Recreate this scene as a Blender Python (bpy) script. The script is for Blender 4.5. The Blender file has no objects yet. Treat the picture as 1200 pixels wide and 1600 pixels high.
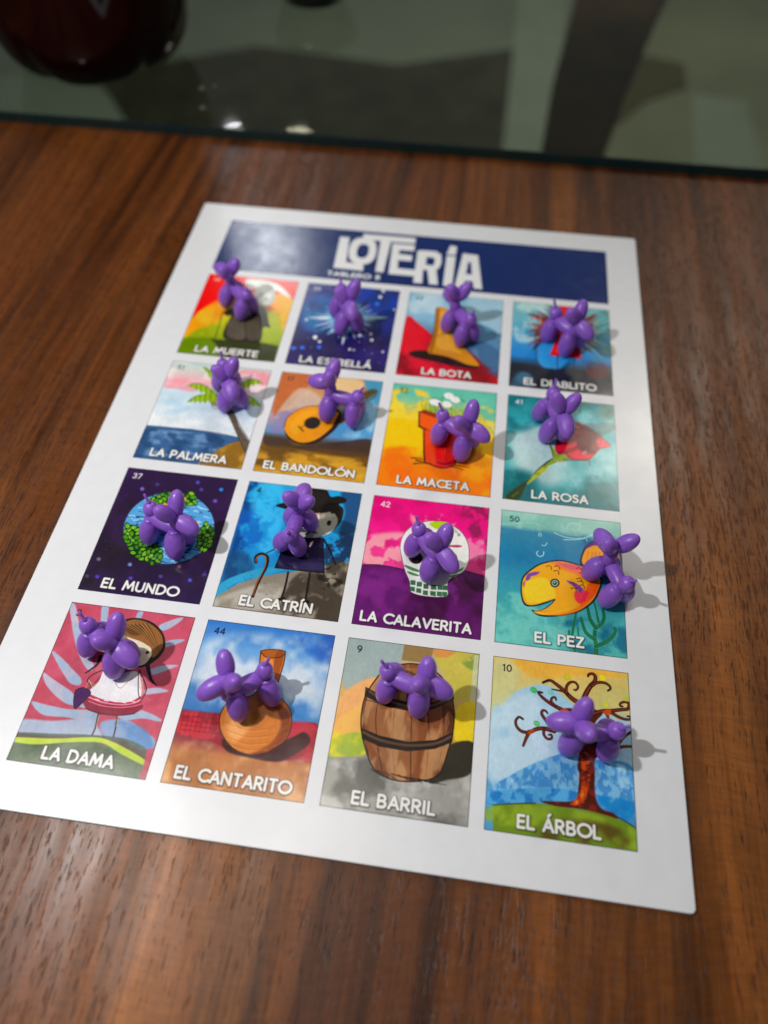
import bpy, math, random, json
import numpy as np
from mathutils import Vector, Matrix

U = 0.04                                   # one card width of the board in metres
SC = bpy.context.scene
COL = SC.collection

# ------------------------------------------------------------------ camera
cd = bpy.data.cameras.new('camera'); cam = bpy.data.objects.new('camera', cd); COL.objects.link(cam)
cam.location = (2.778 * U, -6.2539 * U, 5.1313 * U)
cam.rotation_euler = (.5899, -.0012, .1362)
cd.sensor_width = 36; cd.lens = 1130.04 / 1600 * 36
cd.clip_start = .005; cd.clip_end = 60
cd.dof.use_dof = True; cd.dof.focus_distance = 5.5 * U; cd.dof.aperture_fstop = 5.6
SC.camera = cam

# ------------------------------------------------------------------ dim room light
w = bpy.data.worlds.new('World'); SC.world = w; w.use_nodes = True
bg = w.node_tree.nodes['Background']; bg.inputs[0].default_value = (.95, 1.0, .97, 1); bg.inputs[1].default_value = 0.1
SC.view_settings.view_transform = 'Standard'; SC.view_settings.look = 'None'; SC.view_settings.exposure = .1

def lamp(name, kind, loc, power, col, size=.01, aim=None, size_y=None, spread=None):
    L = bpy.data.lights.new(name, kind); L.energy = power; L.color = col
    if kind == 'AREA':
        L.size = size
        if size_y: L.shape = 'RECTANGLE'; L.size_y = size_y
        else: L.shape = 'DISK'
        if spread: L.spread = math.radians(spread)
    else: L.shadow_soft_size = size
    o = bpy.data.objects.new(name, L); COL.objects.link(o)
    o.location = [v * U for v in loc]
    if aim is not None:
        o.rotation_euler = (Vector([v * U for v in aim]) - o.location).to_track_quat('-Z', 'Y').to_euler()
    return o
lamp('desk_lamp', 'POINT', (-3.15, -4.85, 9.3), 4.3, (1, .98, .965), .16 * U)
lamp('ceiling_panel', 'AREA', (-26, -5, 45), 1.2, (1, .95, .88), 42 * U, (-26, -5, 0), 16 * U)
lamp('ceiling_spot_left', 'POINT', (-16.95, 53.64, 40), 12, (.94, .98, 1), 3 * U)
lamp('added_floor_fill', 'AREA', (6, 44, 46), 3.7, (1, .97, .9), 10 * U, (6, 44, 0), None, 75)  # unseen fill light added to brighten the floor beneath the glass
lamp('ceiling_spot_right', 'POINT', (22.4, 38, 45), 40, (1, .91, .76), 5 * U)

sp_ = lamp('overhead_spot', 'SPOT', (-3.6, .2, 45), 17, (1, .93, .82), 1.6 * U, (-.6, -2.3, 0))
sp_.data.spot_size = 2 * math.atan(6.0 / 45); sp_.data.spot_blend = .55
lamp('far_warm_downlight', 'AREA', (-18.1, 74.0, 40.2), .35, (1, .95, .70), 2.4 * U, (-18.1, 75.3, 0))
lamp('far_white_downlight', 'AREA', (-25.8, 74.0, 40.2), 1.2, (.95, .98, 1), .75 * U, (-25.8, 75, 0))

# ------------------------------------------------------------------ helpers
def tag(o, label=None, cat=None, group=None, kind=None):
    if label: o['label'] = label
    if cat: o['category'] = cat
    if group: o['group'] = group
    if kind: o['kind'] = kind
    return o
def mesh(name, V, F, mat=None, parent=None, smooth=False, uv=None):
    me = bpy.data.meshes.new(name); me.from_pydata([tuple(c * U for c in v) for v in V], [], F); me.update()
    if mat: me.materials.append(mat)
    if smooth:
        for p in me.polygons: p.use_smooth = True
    if uv:
        ul = me.uv_layers.new(name='uv')
        for p in me.polygons:
            for li in p.loop_indices: ul.data[li].uv = uv[me.loops[li].vertex_index]
    o = bpy.data.objects.new(name, me); COL.objects.link(o)
    if parent: o.parent = parent
    return o
def empty(name, loc=(0, 0, 0), rot=(0, 0, 0)):
    o = bpy.data.objects.new(name, None); COL.objects.link(o); o.empty_display_size = .01
    o.location = [v * U for v in loc]; o.rotation_euler = rot; return o
def bevel(o, wdt, seg=2):
    b = o.modifiers.new('bevel', 'BEVEL'); b.width = wdt * U; b.segments = seg; b.limit_method = 'ANGLE'; return o
def prism(name, poly, z0, z1, mat, parent=None, bev=0):
    n = len(poly); V = [(x, y, z0) for x, y in poly] + [(x, y, z1) for x, y in poly]
    area = sum(poly[i][0] * poly[(i + 1) % n][1] - poly[(i + 1) % n][0] * poly[i][1] for i in range(n))
    if area < 0: V = [(x, y, z0) for x, y in poly[::-1]] + [(x, y, z1) for x, y in poly[::-1]]
    F = [tuple(range(n - 1, -1, -1)), tuple(range(n, 2 * n))] + [(i, (i + 1) % n, n + (i + 1) % n, n + i) for i in range(n)]
    o = mesh(name, V, F, mat, parent)
    if bev: bevel(o, bev)
    return o
def box(name, x0, x1, y0, y1, z0, z1, mat, parent=None, bev=0):
    return prism(name, [(x0, y0), (x1, y0), (x1, y1), (x0, y1)], z0, z1, mat, parent, bev)
def lathe(name, a, b, prof, mat, parent, nseg=24):
    """surface of revolution from a to b; prof = list of (t along, radius)"""
    a, b = Vector(a), Vector(b); ax = b - a; L = ax.length; z = ax.normalized()
    x = z.orthogonal().normalized(); y = z.cross(x); V = []; F = []
    for t, r in prof:
        for k in range(nseg):
            q = 2 * math.pi * k / nseg; V.append(a + ax * t + (x * math.cos(q) + y * math.sin(q)) * r)
    n = len(prof)
    for i in range(n - 1):
        for k in range(nseg):
            F.append((i * nseg + k, i * nseg + (k + 1) % nseg, (i + 1) * nseg + (k + 1) % nseg, (i + 1) * nseg + k))
    V.append(a + ax * prof[0][0]); V.append(a + ax * prof[-1][0]); c0, c1 = len(V) - 2, len(V) - 1
    for k in range(nseg):
        F.append((c0, (k + 1) % nseg, k)); F.append((c1, (n - 1) * nseg + k, (n - 1) * nseg + (k + 1) % nseg))
    return mesh(name, V, F, mat, parent, True)

# ------------------------------------------------------------------ materials
class N:
    """tiny node helper"""
    def __init__(s, name):
        s.m = bpy.data.materials.new(name); s.m.use_nodes = True; s.t = s.m.node_tree; s.p = s.t.nodes['Principled BSDF']
    def n(s, typ, **k):
        x = s.t.nodes.new(typ)
        for a, v in k.items():
            if a[0] == 'i': x.inputs[int(a[1:])].default_value = v
            else: setattr(x, a, v)
        return x
    def l(s, a, b): s.t.links.new(a, b)
    def set(s, **k):
        for a, v in k.items():
            s.p.inputs[a.replace('_', ' ')].default_value = v
    def noise(s, scale, vec=None, detail=4, rough=.5, dist=0):
        x = s.n('ShaderNodeTexNoise'); x.inputs['Scale'].default_value = scale; x.inputs['Detail'].default_value = detail
        x.inputs['Roughness'].default_value = rough; x.inputs['Distortion'].default_value = dist
        if vec: s.l(vec, x.inputs['Vector'])
        return x.outputs['Fac']
    def ramp(s, fac, *st):
        r = s.n('ShaderNodeValToRGB'); s.l(fac, r.inputs[0]); e = r.color_ramp.elements
        while len(e) < len(st): e.new(.5)
        for q, (pos, c) in zip(e, st): q.position = pos; q.color = (*c, 1) if len(c) == 3 else c
        return r.outputs[0]
    def mapn(s, vec, sc, rot=(0, 0, 0)):
        m = s.n('ShaderNodeMapping'); m.inputs['Scale'].default_value = sc; m.inputs['Rotation'].default_value = rot; s.l(vec, m.inputs[0]); return m.outputs[0]
    def mix(s, f, a, b, mode='MIX'):
        m = s.n('ShaderNodeMix', data_type='RGBA', blend_type=mode)
        if isinstance(f, (int, float)): m.inputs[0].default_value = f
        else: s.l(f, m.inputs[0])
        for i, v in ((6, a), (7, b)):
            if isinstance(v, tuple): m.inputs[i].default_value = (*v, 1)
            else: s.l(v, m.inputs[i])
        return m.outputs[2]
    def math(s, op, a, b=0.):
        m = s.n('ShaderNodeMath', operation=op)
        for i, v in ((0, a), (1, b)):
            if isinstance(v, (int, float)): m.inputs[i].default_value = v
            else: s.l(v, m.inputs[i])
        return m.outputs[0]
    def bump(s, h, strength, dist):
        b = s.n('ShaderNodeBump'); b.inputs['Strength'].default_value = strength; b.inputs['Distance'].default_value = dist
        s.l(h, b.inputs['Height']); s.l(b.outputs[0], s.p.inputs['Normal'])
def wood():
    s = N('oiled_walnut'); co = s.n('ShaderNodeTexCoord').outputs['Object']
    k = 1 / U
    wob = s.mapn(co, (k * .25, k * .06, k * .25)); wn = s.n('ShaderNodeTexNoise'); wn.inputs['Scale'].default_value = 1.2; wn.inputs['Detail'].default_value = 2; s.l(wob, wn.inputs['Vector'])
    # sideways wander of the grain
    off = s.n('ShaderNodeVectorMath', operation='SCALE'); s.l(wn.outputs['Color'], off.inputs[0]); off.inputs['Scale'].default_value = .055
    ad = s.n('ShaderNodeVectorMath', operation='ADD'); s.l(co, ad.inputs[0]); s.l(off.outputs[0], ad.inputs[1]); v = ad.outputs[0]
    broad = s.noise(1, s.mapn(v, (k * .9, k * .07, k)), 3, .5)
    mid = s.noise(1, s.mapn(v, (k * 4.2, k * .16, k)), 5, .6)
    fine = s.noise(1, s.mapn(v, (k * 26, k * 1.1, k)), 4, .65)
    c = s.ramp(broad, (.25, (.066, .016, .0025)), (.5, (.152, .046, .0085)), (.72, (.285, .10, .019)))
    c = s.mix(.85, c, s.ramp(mid, (.34, (.24, .20, .18)), (.47, (.74, .70, .67)), (.62, (1.15, 1.1, 1.0)), (.72, (1.4, 1.3, 1.1))), 'MULTIPLY')
    c = s.mix(.8, c, s.ramp(fine, (.28, (.55, .52, .5)), (.5, (1, 1, 1)), (.72, (1.3, 1.25, 1.2))), 'MULTIPLY')
    pv = s.mapn(v, (k * 75, k * 7.5, k)); pores = s.noise(1, pv, 2, .5)
    dens = s.noise(1, s.mapn(v, (k * 1.1, k * .5, k)), 2, .5)
    pm = s.ramp(s.math('ADD', pores, s.math('MULTIPLY', s.math('SUBTRACT', dens, .5), .25)), (.33, (0, 0, 0)), (.43, (1, 1, 1)))
    c = s.mix(1, c, s.ramp(pm, (0, (.46, .40, .36)), (1, (1, 1, 1))), 'MULTIPLY')
    cross = s.noise(1, s.mapn(v, (k * 7, k * 34, k)), 3, .6)
    c = s.mix(.5, c, s.ramp(cross, (.35, (.72, .70, .68)), (.65, (1.22, 1.22, 1.18))), 'MULTIPLY')
    s.l(c, s.p.inputs['Base Color'])
    s.l(s.ramp(s.noise(1, s.mapn(v, (k * 8, k * .8, k)), 3), (.3, (.34,) * 3), (.7, (.52,) * 3)), s.p.inputs['Roughness'])
    s.set(IOR=1.5); s.p.inputs['Specular IOR Level'].default_value = .3
    h = s.math('ADD', s.math('MULTIPLY', fine, .35), pm)
    s.bump(h, .4, .0002)
    return s.m
def white_card():
    s = N('white_coated_card'); s.set(Base_Color=(.80, .80, .83, 1), Roughness=.32)
    co = s.n('ShaderNodeTexCoord').outputs['Object']
    s.l(s.ramp(s.noise(9 / U, co, 4), (.3, (.765, .78, .82)), (.7, (.795, .81, .85))), s.p.inputs['Base Color'])
    sm = s.n('ShaderNodeMath', operation='MULTIPLY'); s.l(s.noise(2.2 / U, co, 5, .7), sm.inputs[0]); s.l(s.noise(.7 / U, co, 2), sm.inputs[1])
    s.l(s.ramp(sm.outputs[0], (.15, (.28,) * 3), (.4, (.36,) * 3)), s.p.inputs['Roughness'])
    s.bump(s.math('ADD', s.noise(1.6 / U, co, 3), s.math('MULTIPLY', s.noise(14 / U, co, 3), .06)), .2, .0006)
    return s.m
def print_mat(name, arr):
    h, w_ = arr.shape[:2]
    im = bpy.data.images.new(name, w_, h); buf = np.ones((h, w_, 4), np.float32); buf[..., :3] = arr[::-1]
    im.pixels.foreach_set(buf.ravel()); im.update(); im.pack()
    s = N(name); t = s.n('ShaderNodeTexImage'); t.image = im; t.interpolation = 'Cubic'; t.extension = 'EXTEND'
    co = s.n('ShaderNodeTexCoord').outputs['Object']
    c = s.mix(1, t.outputs[0], s.ramp(s.noise(60 / U, co, 2), (.3, (.97, .97, .97)), (.7, (1, 1, 1))), 'MULTIPLY')
    s.l(c, s.p.inputs['Base Color'])
    s.l(s.ramp(s.noise(5 / U, co, 4, .7), (.3, (.155,) * 3), (.7, (.235,) * 3)), s.p.inputs['Roughness'])
    s.bump(s.noise(7 / U, co, 4, .6), .25, .00012)
    return s.m
def plastic():
    s = N('purple_plastic'); co = s.n('ShaderNodeTexCoord').outputs['Object']
    s.l(s.ramp(s.noise(6 / U, co, 3), (.3, (.245, .092, .55)), (.7, (.285, .115, .63))), s.p.inputs['Base Color'])
    s.set(Roughness=.26, IOR=1.5); s.p.inputs['Subsurface Weight'].default_value = .12
    s.p.inputs['Subsurface Radius'].default_value = (.6, .3, 1.0); s.p.inputs['Subsurface Scale'].default_value = .0012
    sx = s.n('ShaderNodeSeparateXYZ'); s.l(co, sx.inputs[0])
    seam = s.n('ShaderNodeMapRange'); s.l(s.math('ABSOLUTE', sx.outputs[1]), seam.inputs[0]); seam.inputs[1].default_value = .00006; seam.inputs[2].default_value = .00022; seam.inputs[3].default_value = 1; seam.inputs[4].default_value = 0
    pit = s.ramp(s.noise(45 / U, co, 2), (.56, (0, 0, 0)), (.66, (1, 1, 1)))
    h = s.math('ADD', s.math('MULTIPLY', s.noise(10 / U, co, 3), 1.6), s.math('ADD', s.math('MULTIPLY', seam.outputs[0], .35), s.math('MULTIPLY', pit, .10)))
    s.l(s.ramp(s.noise(22 / U, co, 3), (.35, (.28,) * 3), (.65, (.46,) * 3)), s.p.inputs['Roughness'])
    s.bump(h, .28, .0006)
    return s.m
def simple(name, c, rough=.5, spec=.5, var=.15, sc=3, **k):
    s = N(name); co = s.n('ShaderNodeTexCoord').outputs['Object']
    s.l(s.ramp(s.noise(sc / U, co, 4), (.3, tuple(v * (1 - var) for v in c)), (.7, tuple(min(1, v * (1 + var)) for v in c))), s.p.inputs['Base Color'])
    s.set(Roughness=rough, **k); s.p.inputs['Specular IOR Level'].default_value = spec
    return s.m
def glass_pane():
    s = N('green_tinted_glass'); t = s.t; out = t.nodes['Material Output']; t.nodes.remove(s.p)
    tr = s.n('ShaderNodeBsdfTransparent'); tr.inputs[0].default_value = (.68, .74, .67, 1)
    gl = s.n('ShaderNodeBsdfGlossy'); gl.inputs['Roughness'].default_value = .03
    fr = s.n('ShaderNodeFresnel'); fr.inputs[0].default_value = 1.5
    mx = s.n('ShaderNodeMixShader'); ge = s.n('ShaderNodeNewGeometry'); s.l(s.math('MULTIPLY', fr.outputs[0], s.math('SUBTRACT', 1., ge.outputs['Backfacing'])), mx.inputs[0]); s.l(tr.outputs[0], mx.inputs[1]); s.l(gl.outputs[0], mx.inputs[2]); s.l(mx.outputs[0], out.inputs[0])
    return s.m

WOOD, CARD, PLASTIC, PANE = wood(), white_card(), plastic(), glass_pane()

# ------------------------------------------------------------------ table, glass, floor
table = tag(empty('wooden_table', (0, -4, -18)), 'reddish brown walnut table top with streaky grain under the game board', 'table')
tp = box('table_top', -14, 16, -14 + 4, 2.735 + 4, 17.0, 17.97, WOOD, table)
dark_wood = simple('dark_stained_wood', (.035, .018, .009), .45, var=.3, sc=1.2)
for x in (-13, 14.2):
    for y in (-9.2, 5.2): box('leg', x - .5, x + .5, y - .5, y + .5, .5, 16.99, dark_wood, table, .05)
floor = tag(box('floor', -90, 90, -60, 140, -18.2, -17.5, simple('grey_stone_floor', (.19, .20, .165), .6, var=.25, sc=.08)), kind='structure')
slab = simple('pale_stone', (.27, .29, .25), .55, var=.08, sc=.3)
beige = simple('beige_stone', (.23, .22, .15), .6, var=.25, sc=.1)
for nm, P in (('floor_tile', [(8.05, 24), (22, 24), (29, 64), (8.45, 62)]),):
    prism(nm, P, -17.49, -17.44, beige, floor)
prism('floor_tile', [(15.24, 41.73), (18.43, 41.41), (18.38, 26), (14.0, 26)], -17.43, -17.39, slab, floor)
prism('floor_tile', [(4.24, 58.2), (7.95, 58.7), (6.4, 26), (4.0, 26)], -17.43, -17.36, slab, floor)
prism('floor_tile', [(-27.7, 38.1), (-26.2, 38.5), (-19.3, 36.9), (-13.5, 28), (-26.1, 27)], -17.48, -17.42, slab, floor)
DARK_PATCH = simple('dark_brown_patch', (.055, .05, .034), .95, .2, .3, .5)
tag(prism('patch', [(-21.7, 39), (-12, 26), (1.5, 26), (3.9, 26), (4.2, 46), (-3.1, 42.8), (-12.6, 44.1)], -17.49, -17.32, DARK_PATCH, None, .05), 'dark brown rug on the floor seen through the middle of the glass', 'patch')  # flat dark brown shape over the middle of the floor
tag(prism('shadow_sheet', [(12.4, 46.3), (15.1, 45.4), (15, 42.5), (12.4, 40.5), (8.6, 34.4), (8.2, 38.2)], -17.43, -17.3, simple('shadow_brown', (.085, .07, .035), .9, .2), None, .04), 'small dull brown sheet standing in for shade on the floor right of the dark leg', 'mat')  # thin brown prism laid on the floor in place of a shadow

gt = tag(empty('glass_table', (0, 3, .1)), 'greenish glass table top beyond the wooden edge with a dark wooden leg below', 'glass table')
box('glass_pane', -14, 16, -.245, 19, -.13, 0, PANE, gt, .012)
em = N('dark_green_glass_edge'); em.set(Base_Color=(.006, .022, .022, 1), Roughness=.10, IOR=1.5)
cox = em.n('ShaderNodeTexCoord').outputs['Object']; em.bump(em.noise(5 / U, cox, 3), .15, .0006)
o_ = box('polished_edge', -14, 16, -.275, -.248, -.135, .002, em.m, gt); bevel(o_, .012, 3)
lp = [(5.64, 23.98), (8.92, 24.44), (8.03, 21.27), (6.76, 16.08), (6.11, 13.1), (5.63, 10.3), (4.41, 10.13), (4.42, 13.02), (4.62, 15.78), (4.97, 18.59)]
prism('leg', [(x, y - 3) for x, y in lp], -5.9, -5.1, simple('brown_wood_leg', (.055, .024, .006), .6, .1, var=.6, sc=.7), gt, .15)

# ------------------------------------------------------------------ bottle and tumbler
bot = tag(empty('soda_bottle', (-2.8, 4.45, .1)), 'large plastic bottle of near black red drink standing on the glass', 'bottle')
def bottle_body(nseg=120):
    V = []; F = []; R_ = 1.37
    prof = [(.0, .30), (.02, .55), (.0, .80), (.03, .98), (.12, 1.12), (.3, 1.26), (.6, 1.35), (1.0, 1.37), (2.2, 1.37), (2.35, 1.34), (2.5, 1.37), (4.6, 1.37), (5.4, 1.25), (6.1, .9), (6.6, .5), (6.8, .38), (7.2, .36)]
    sp = smooth_pts(np.array(prof), False, 4)
    for z, r in sp:
        for k in range(nseg):
            q = 2 * math.pi * k / nseg
            f = max(0, 1 - z / 1.0); lob = abs(math.cos(2.5 * q))                    # five feet of the base
            zz = z + f * .08 * (1 - lob) ** 3 * min(1, r); rr = r * (1 - .04 * f * (1 - lob) ** 3)
            V.append((rr * math.cos(q), rr * math.sin(q), zz))
    n = len(sp)
    for i in range(n - 1):
        for k in range(nseg): F.append((i * nseg + k, i * nseg + (k + 1) % nseg, (i + 1) * nseg + (k + 1) % nseg, (i + 1) * nseg + k))
    F.append(tuple(range(nseg - 1, -1, -1)))
    return V, F

# ---- printed artwork is drawn here stroke by stroke (no image files) ----
def hexc(h): return np.array([int(h[i:i + 2], 16) / 255 for i in (1, 3, 5)], np.float32)
def smooth_pts(P, closed, k=5):
    P = np.asarray(P, float).reshape(-1, 2)
    n = len(P)
    if n < 3: return P
    out = []
    for i in range(n if closed else n - 1):
        if closed: a, b, c, d = P[(i - 1) % n], P[i], P[(i + 1) % n], P[(i + 2) % n]
        else: a, b, c, d = P[max(i - 1, 0)], P[i], P[i + 1], P[min(i + 2, n - 1)]
        for j in range(k):
            t = j / k
            out.append(.5 * (2 * b + (c - a) * t + (2 * a - 5 * b + 4 * c - d) * t * t + (3 * b - a - 3 * c + d) * t ** 3))
    if not closed: out.append(P[-1])
    return np.array(out)
def fbm(w, h, fx, fy, sd, octs=4):
    rg = np.random.RandomState(sd * 7 + 3)
    out = np.zeros((h, w), np.float32); amp = 1; tot = 0
    for o in range(octs):
        gx, gy = int(np.ceil(fx)) + 2, int(np.ceil(fy * h / w)) + 2
        G = rg.rand(gy, gx).astype(np.float32)
        X = np.linspace(0, gx - 1.001, w); Y = np.linspace(0, gy - 1.001, h)
        xi = X.astype(int); yi = Y.astype(int); xf = (X - xi); yf = (Y - yi)
        xf = (xf * xf * (3 - 2 * xf))[None].astype(np.float32); yf = (yf * yf * (3 - 2 * yf))[:, None].astype(np.float32)
        A = G[yi][:, xi]; B = G[yi][:, xi + 1]; C_ = G[yi + 1][:, xi]; D_ = G[yi + 1][:, xi + 1]
        out += amp * ((A * (1 - xf) + B * xf) * (1 - yf) + (C_ * (1 - xf) + D_ * xf) * yf)
        tot += amp; amp *= .55; fx *= 2; fy *= 2
    out /= tot
    return (out - out.min()) / (out.max() - out.min())
def seg_dist(X, Y, P, Wd=None):
    """distance from pixels to a polyline, minus a half width that runs from Wd[0] to Wd[1]"""
    best = np.full(X.shape, 1e9, np.float32); n = len(P) - 1
    for i in range(n):
        ax, ay = P[i]; bx, by = P[i + 1]; dx, dy = bx - ax, by - ay; L = dx * dx + dy * dy + 1e-9
        t = np.clip(((X - ax) * dx + (Y - ay) * dy) / L, 0, 1)
        d = np.sqrt((X - ax - t * dx) ** 2 + (Y - ay - t * dy) ** 2)
        if Wd is not None: d = d - .5 * (Wd[0] + (Wd[1] - Wd[0]) * (i + t) / n)
        best = np.minimum(best, d)
    return best
class Art:
    def __init__(s, w, h, W):
        s.w, s.h, s.k = w, h, w / W
        s.img = np.zeros((h, w, 3), np.float32)
    def box(s, P, pad):
        x0, y0 = np.floor(P.min(0) - pad).astype(int); x1, y1 = np.ceil(P.max(0) + pad).astype(int)
        x0, y0, x1, y1 = max(x0, 0), max(y0, 0), min(x1, s.w), min(y1, s.h)
        if x1 <= x0 or y1 <= y0: return None
        X, Y = np.meshgrid(np.arange(x0, x1) + .5, np.arange(y0, y1) + .5)
        return x0, y0, x1, y1, X.astype(np.float32), Y.astype(np.float32)
    def put(s, b, m, c):
        x0, y0, x1, y1 = b[:4]; m = m[..., None]
        s.img[y0:y1, x0:x1] = s.img[y0:y1, x0:x1] * (1 - m) + hexc(c) * m
    def mask(s, pts, blur, smooth=1):
        P = np.array(pts, float).reshape(-1, 2) * s.k
        if smooth: P = smooth_pts(P, True)
        bl = max(blur * s.k, .7)
        b = s.box(P, bl + 1)
        if b is None: return None, None
        X, Y = b[4], b[5]; Q = np.vstack([P, P[:1]])
        ins = np.zeros(X.shape, bool)
        for i in range(len(P)):
            ax, ay = Q[i]; bx, by = Q[i + 1]
            if ay == by: continue
            ins ^= ((ay > Y) != (by > Y)) & (X < (bx - ax) * (Y - ay) / (by - ay) + ax)
        d = seg_dist(X, Y, Q); sd = np.where(ins, -d, d)
        m = np.clip(.5 - sd / (2 * bl), 0, 1)
        return b, m * m * (3 - 2 * m)
    def poly(s, c, pts, blur, smooth, a):
        b, m = s.mask(pts, blur, smooth)
        if b: s.put(b, m * a, c)
    def line(s, c, pts, w0, w1, blur, a, smooth=1):
        P = np.array(pts, float).reshape(-1, 2) * s.k
        if smooth: P = smooth_pts(P, False, 4)
        bl = max(blur * s.k, .6)
        b = s.box(P, max(w0, w1) * s.k + bl + 1)
        if b is None: return
        d = seg_dist(b[4], b[5], P, (w0 * s.k, w1 * s.k))
        s.put(b, np.clip(.5 - d / (2 * bl), 0, 1) * a, c)
    def noise(s, c, pts, fx, fy, t, so, a, sd, blur):
        f = fbm(s.w, s.h, fx, fy, sd); f = np.clip((f - t + so) / (2 * so), 0, 1) * a
        if pts is None: s.put((0, 0, s.w, s.h), f, c); return
        b, m = s.mask(pts, blur)
        if b: s.put(b, m * f[b[1]:b[3], b[0]:b[2]], c)
    def dots(s, c, pts, n, r0, r1, sd):
        rg = random.Random(sd); W, H = s.w / s.k, s.h / s.k
        if pts: P = np.array(pts).reshape(-1, 2); x0, y0 = P.min(0); x1, y1 = P.max(0)
        else: x0, y0, x1, y1 = 0, 0, W, H
        for _ in range(n):
            x, y, r = rg.uniform(x0, x1), rg.uniform(y0, y1), rg.uniform(r0, r1)
            s.line(c, [x, y, x + 1, y], r, r, 4, rg.uniform(.4, .95), 0)
    def waves(s, c, pts, c2, sd):
        rg = random.Random(sd); b, m = s.mask(pts, 2)
        keep = s.img.copy(); P = np.array(pts).reshape(-1, 2); x0, y0 = P.min(0); x1, y1 = P.max(0)
        for i in range(190):
            x, y, L = rg.uniform(x0, x1), rg.uniform(y0, y1), rg.uniform(30, 110)
            s.line(rg.choice([c, c2, c2]), [x, y, x + L * .3, y + rg.uniform(-12, 4), x + L * .6, y + rg.uniform(-4, 12), x + L, y], rg.uniform(9, 17), 3, 1.5, .9)
        full = np.zeros((s.h, s.w), np.float32); full[b[1]:b[3], b[0]:b[2]] = m; full = full[..., None]
        s.img = keep * (1 - full) + s.img * full
    def leaves(s, pts, sd):
        rg = random.Random(sd); b, m = s.mask(pts, 2)
        full = np.zeros((s.h, s.w), np.float32); full[b[1]:b[3], b[0]:b[2]] = m
        P = np.array(pts).reshape(-1, 2); x0, y0 = P.min(0); x1, y1 = P.max(0)
        got = []
        for i in range(900):
            x, y = rg.uniform(x0, x1), rg.uniform(y0, y1)
            px, py = int(x * s.k), int(y * s.k)
            if not (0 <= px < s.w and 0 <= py < s.h) or full[py, px] < .5: continue
            if any((x - u) ** 2 + (y - v) ** 2 < 33 ** 2 for u, v in got): continue
            got.append((x, y)); a = rg.uniform(0, 6.28); r = rg.uniform(27, 40); ca, sa = math.cos(a), math.sin(a)
            def q(u, v): return [x + u * ca - v * sa, y + u * sa + v * ca]
            L = q(-r, 0) + q(-r * .3, -r * .62) + q(r * .5, -r * .45) + q(r * 1.1, 0) + q(r * .5, r * .45) + q(-r * .3, r * .62)
            s.poly('#0e2a10', L, 1.5, 1, 1)
            L = q(-r * .75, 0) + q(-r * .2, -r * .42) + q(r * .4, -r * .3) + q(r * .75, 0) + q(r * .4, r * .3) + q(-r * .2, r * .42)
            s.poly(rg.choice(['#5a9a24', '#7cb430', '#4a8a22', '#8cc038']), L, 1.5, 1, 1)
            s.line('#16401a', q(-r * .7, 0) + q(r * .7, 0), 3.5, 2.5, 1.2, .8, 0)
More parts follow.
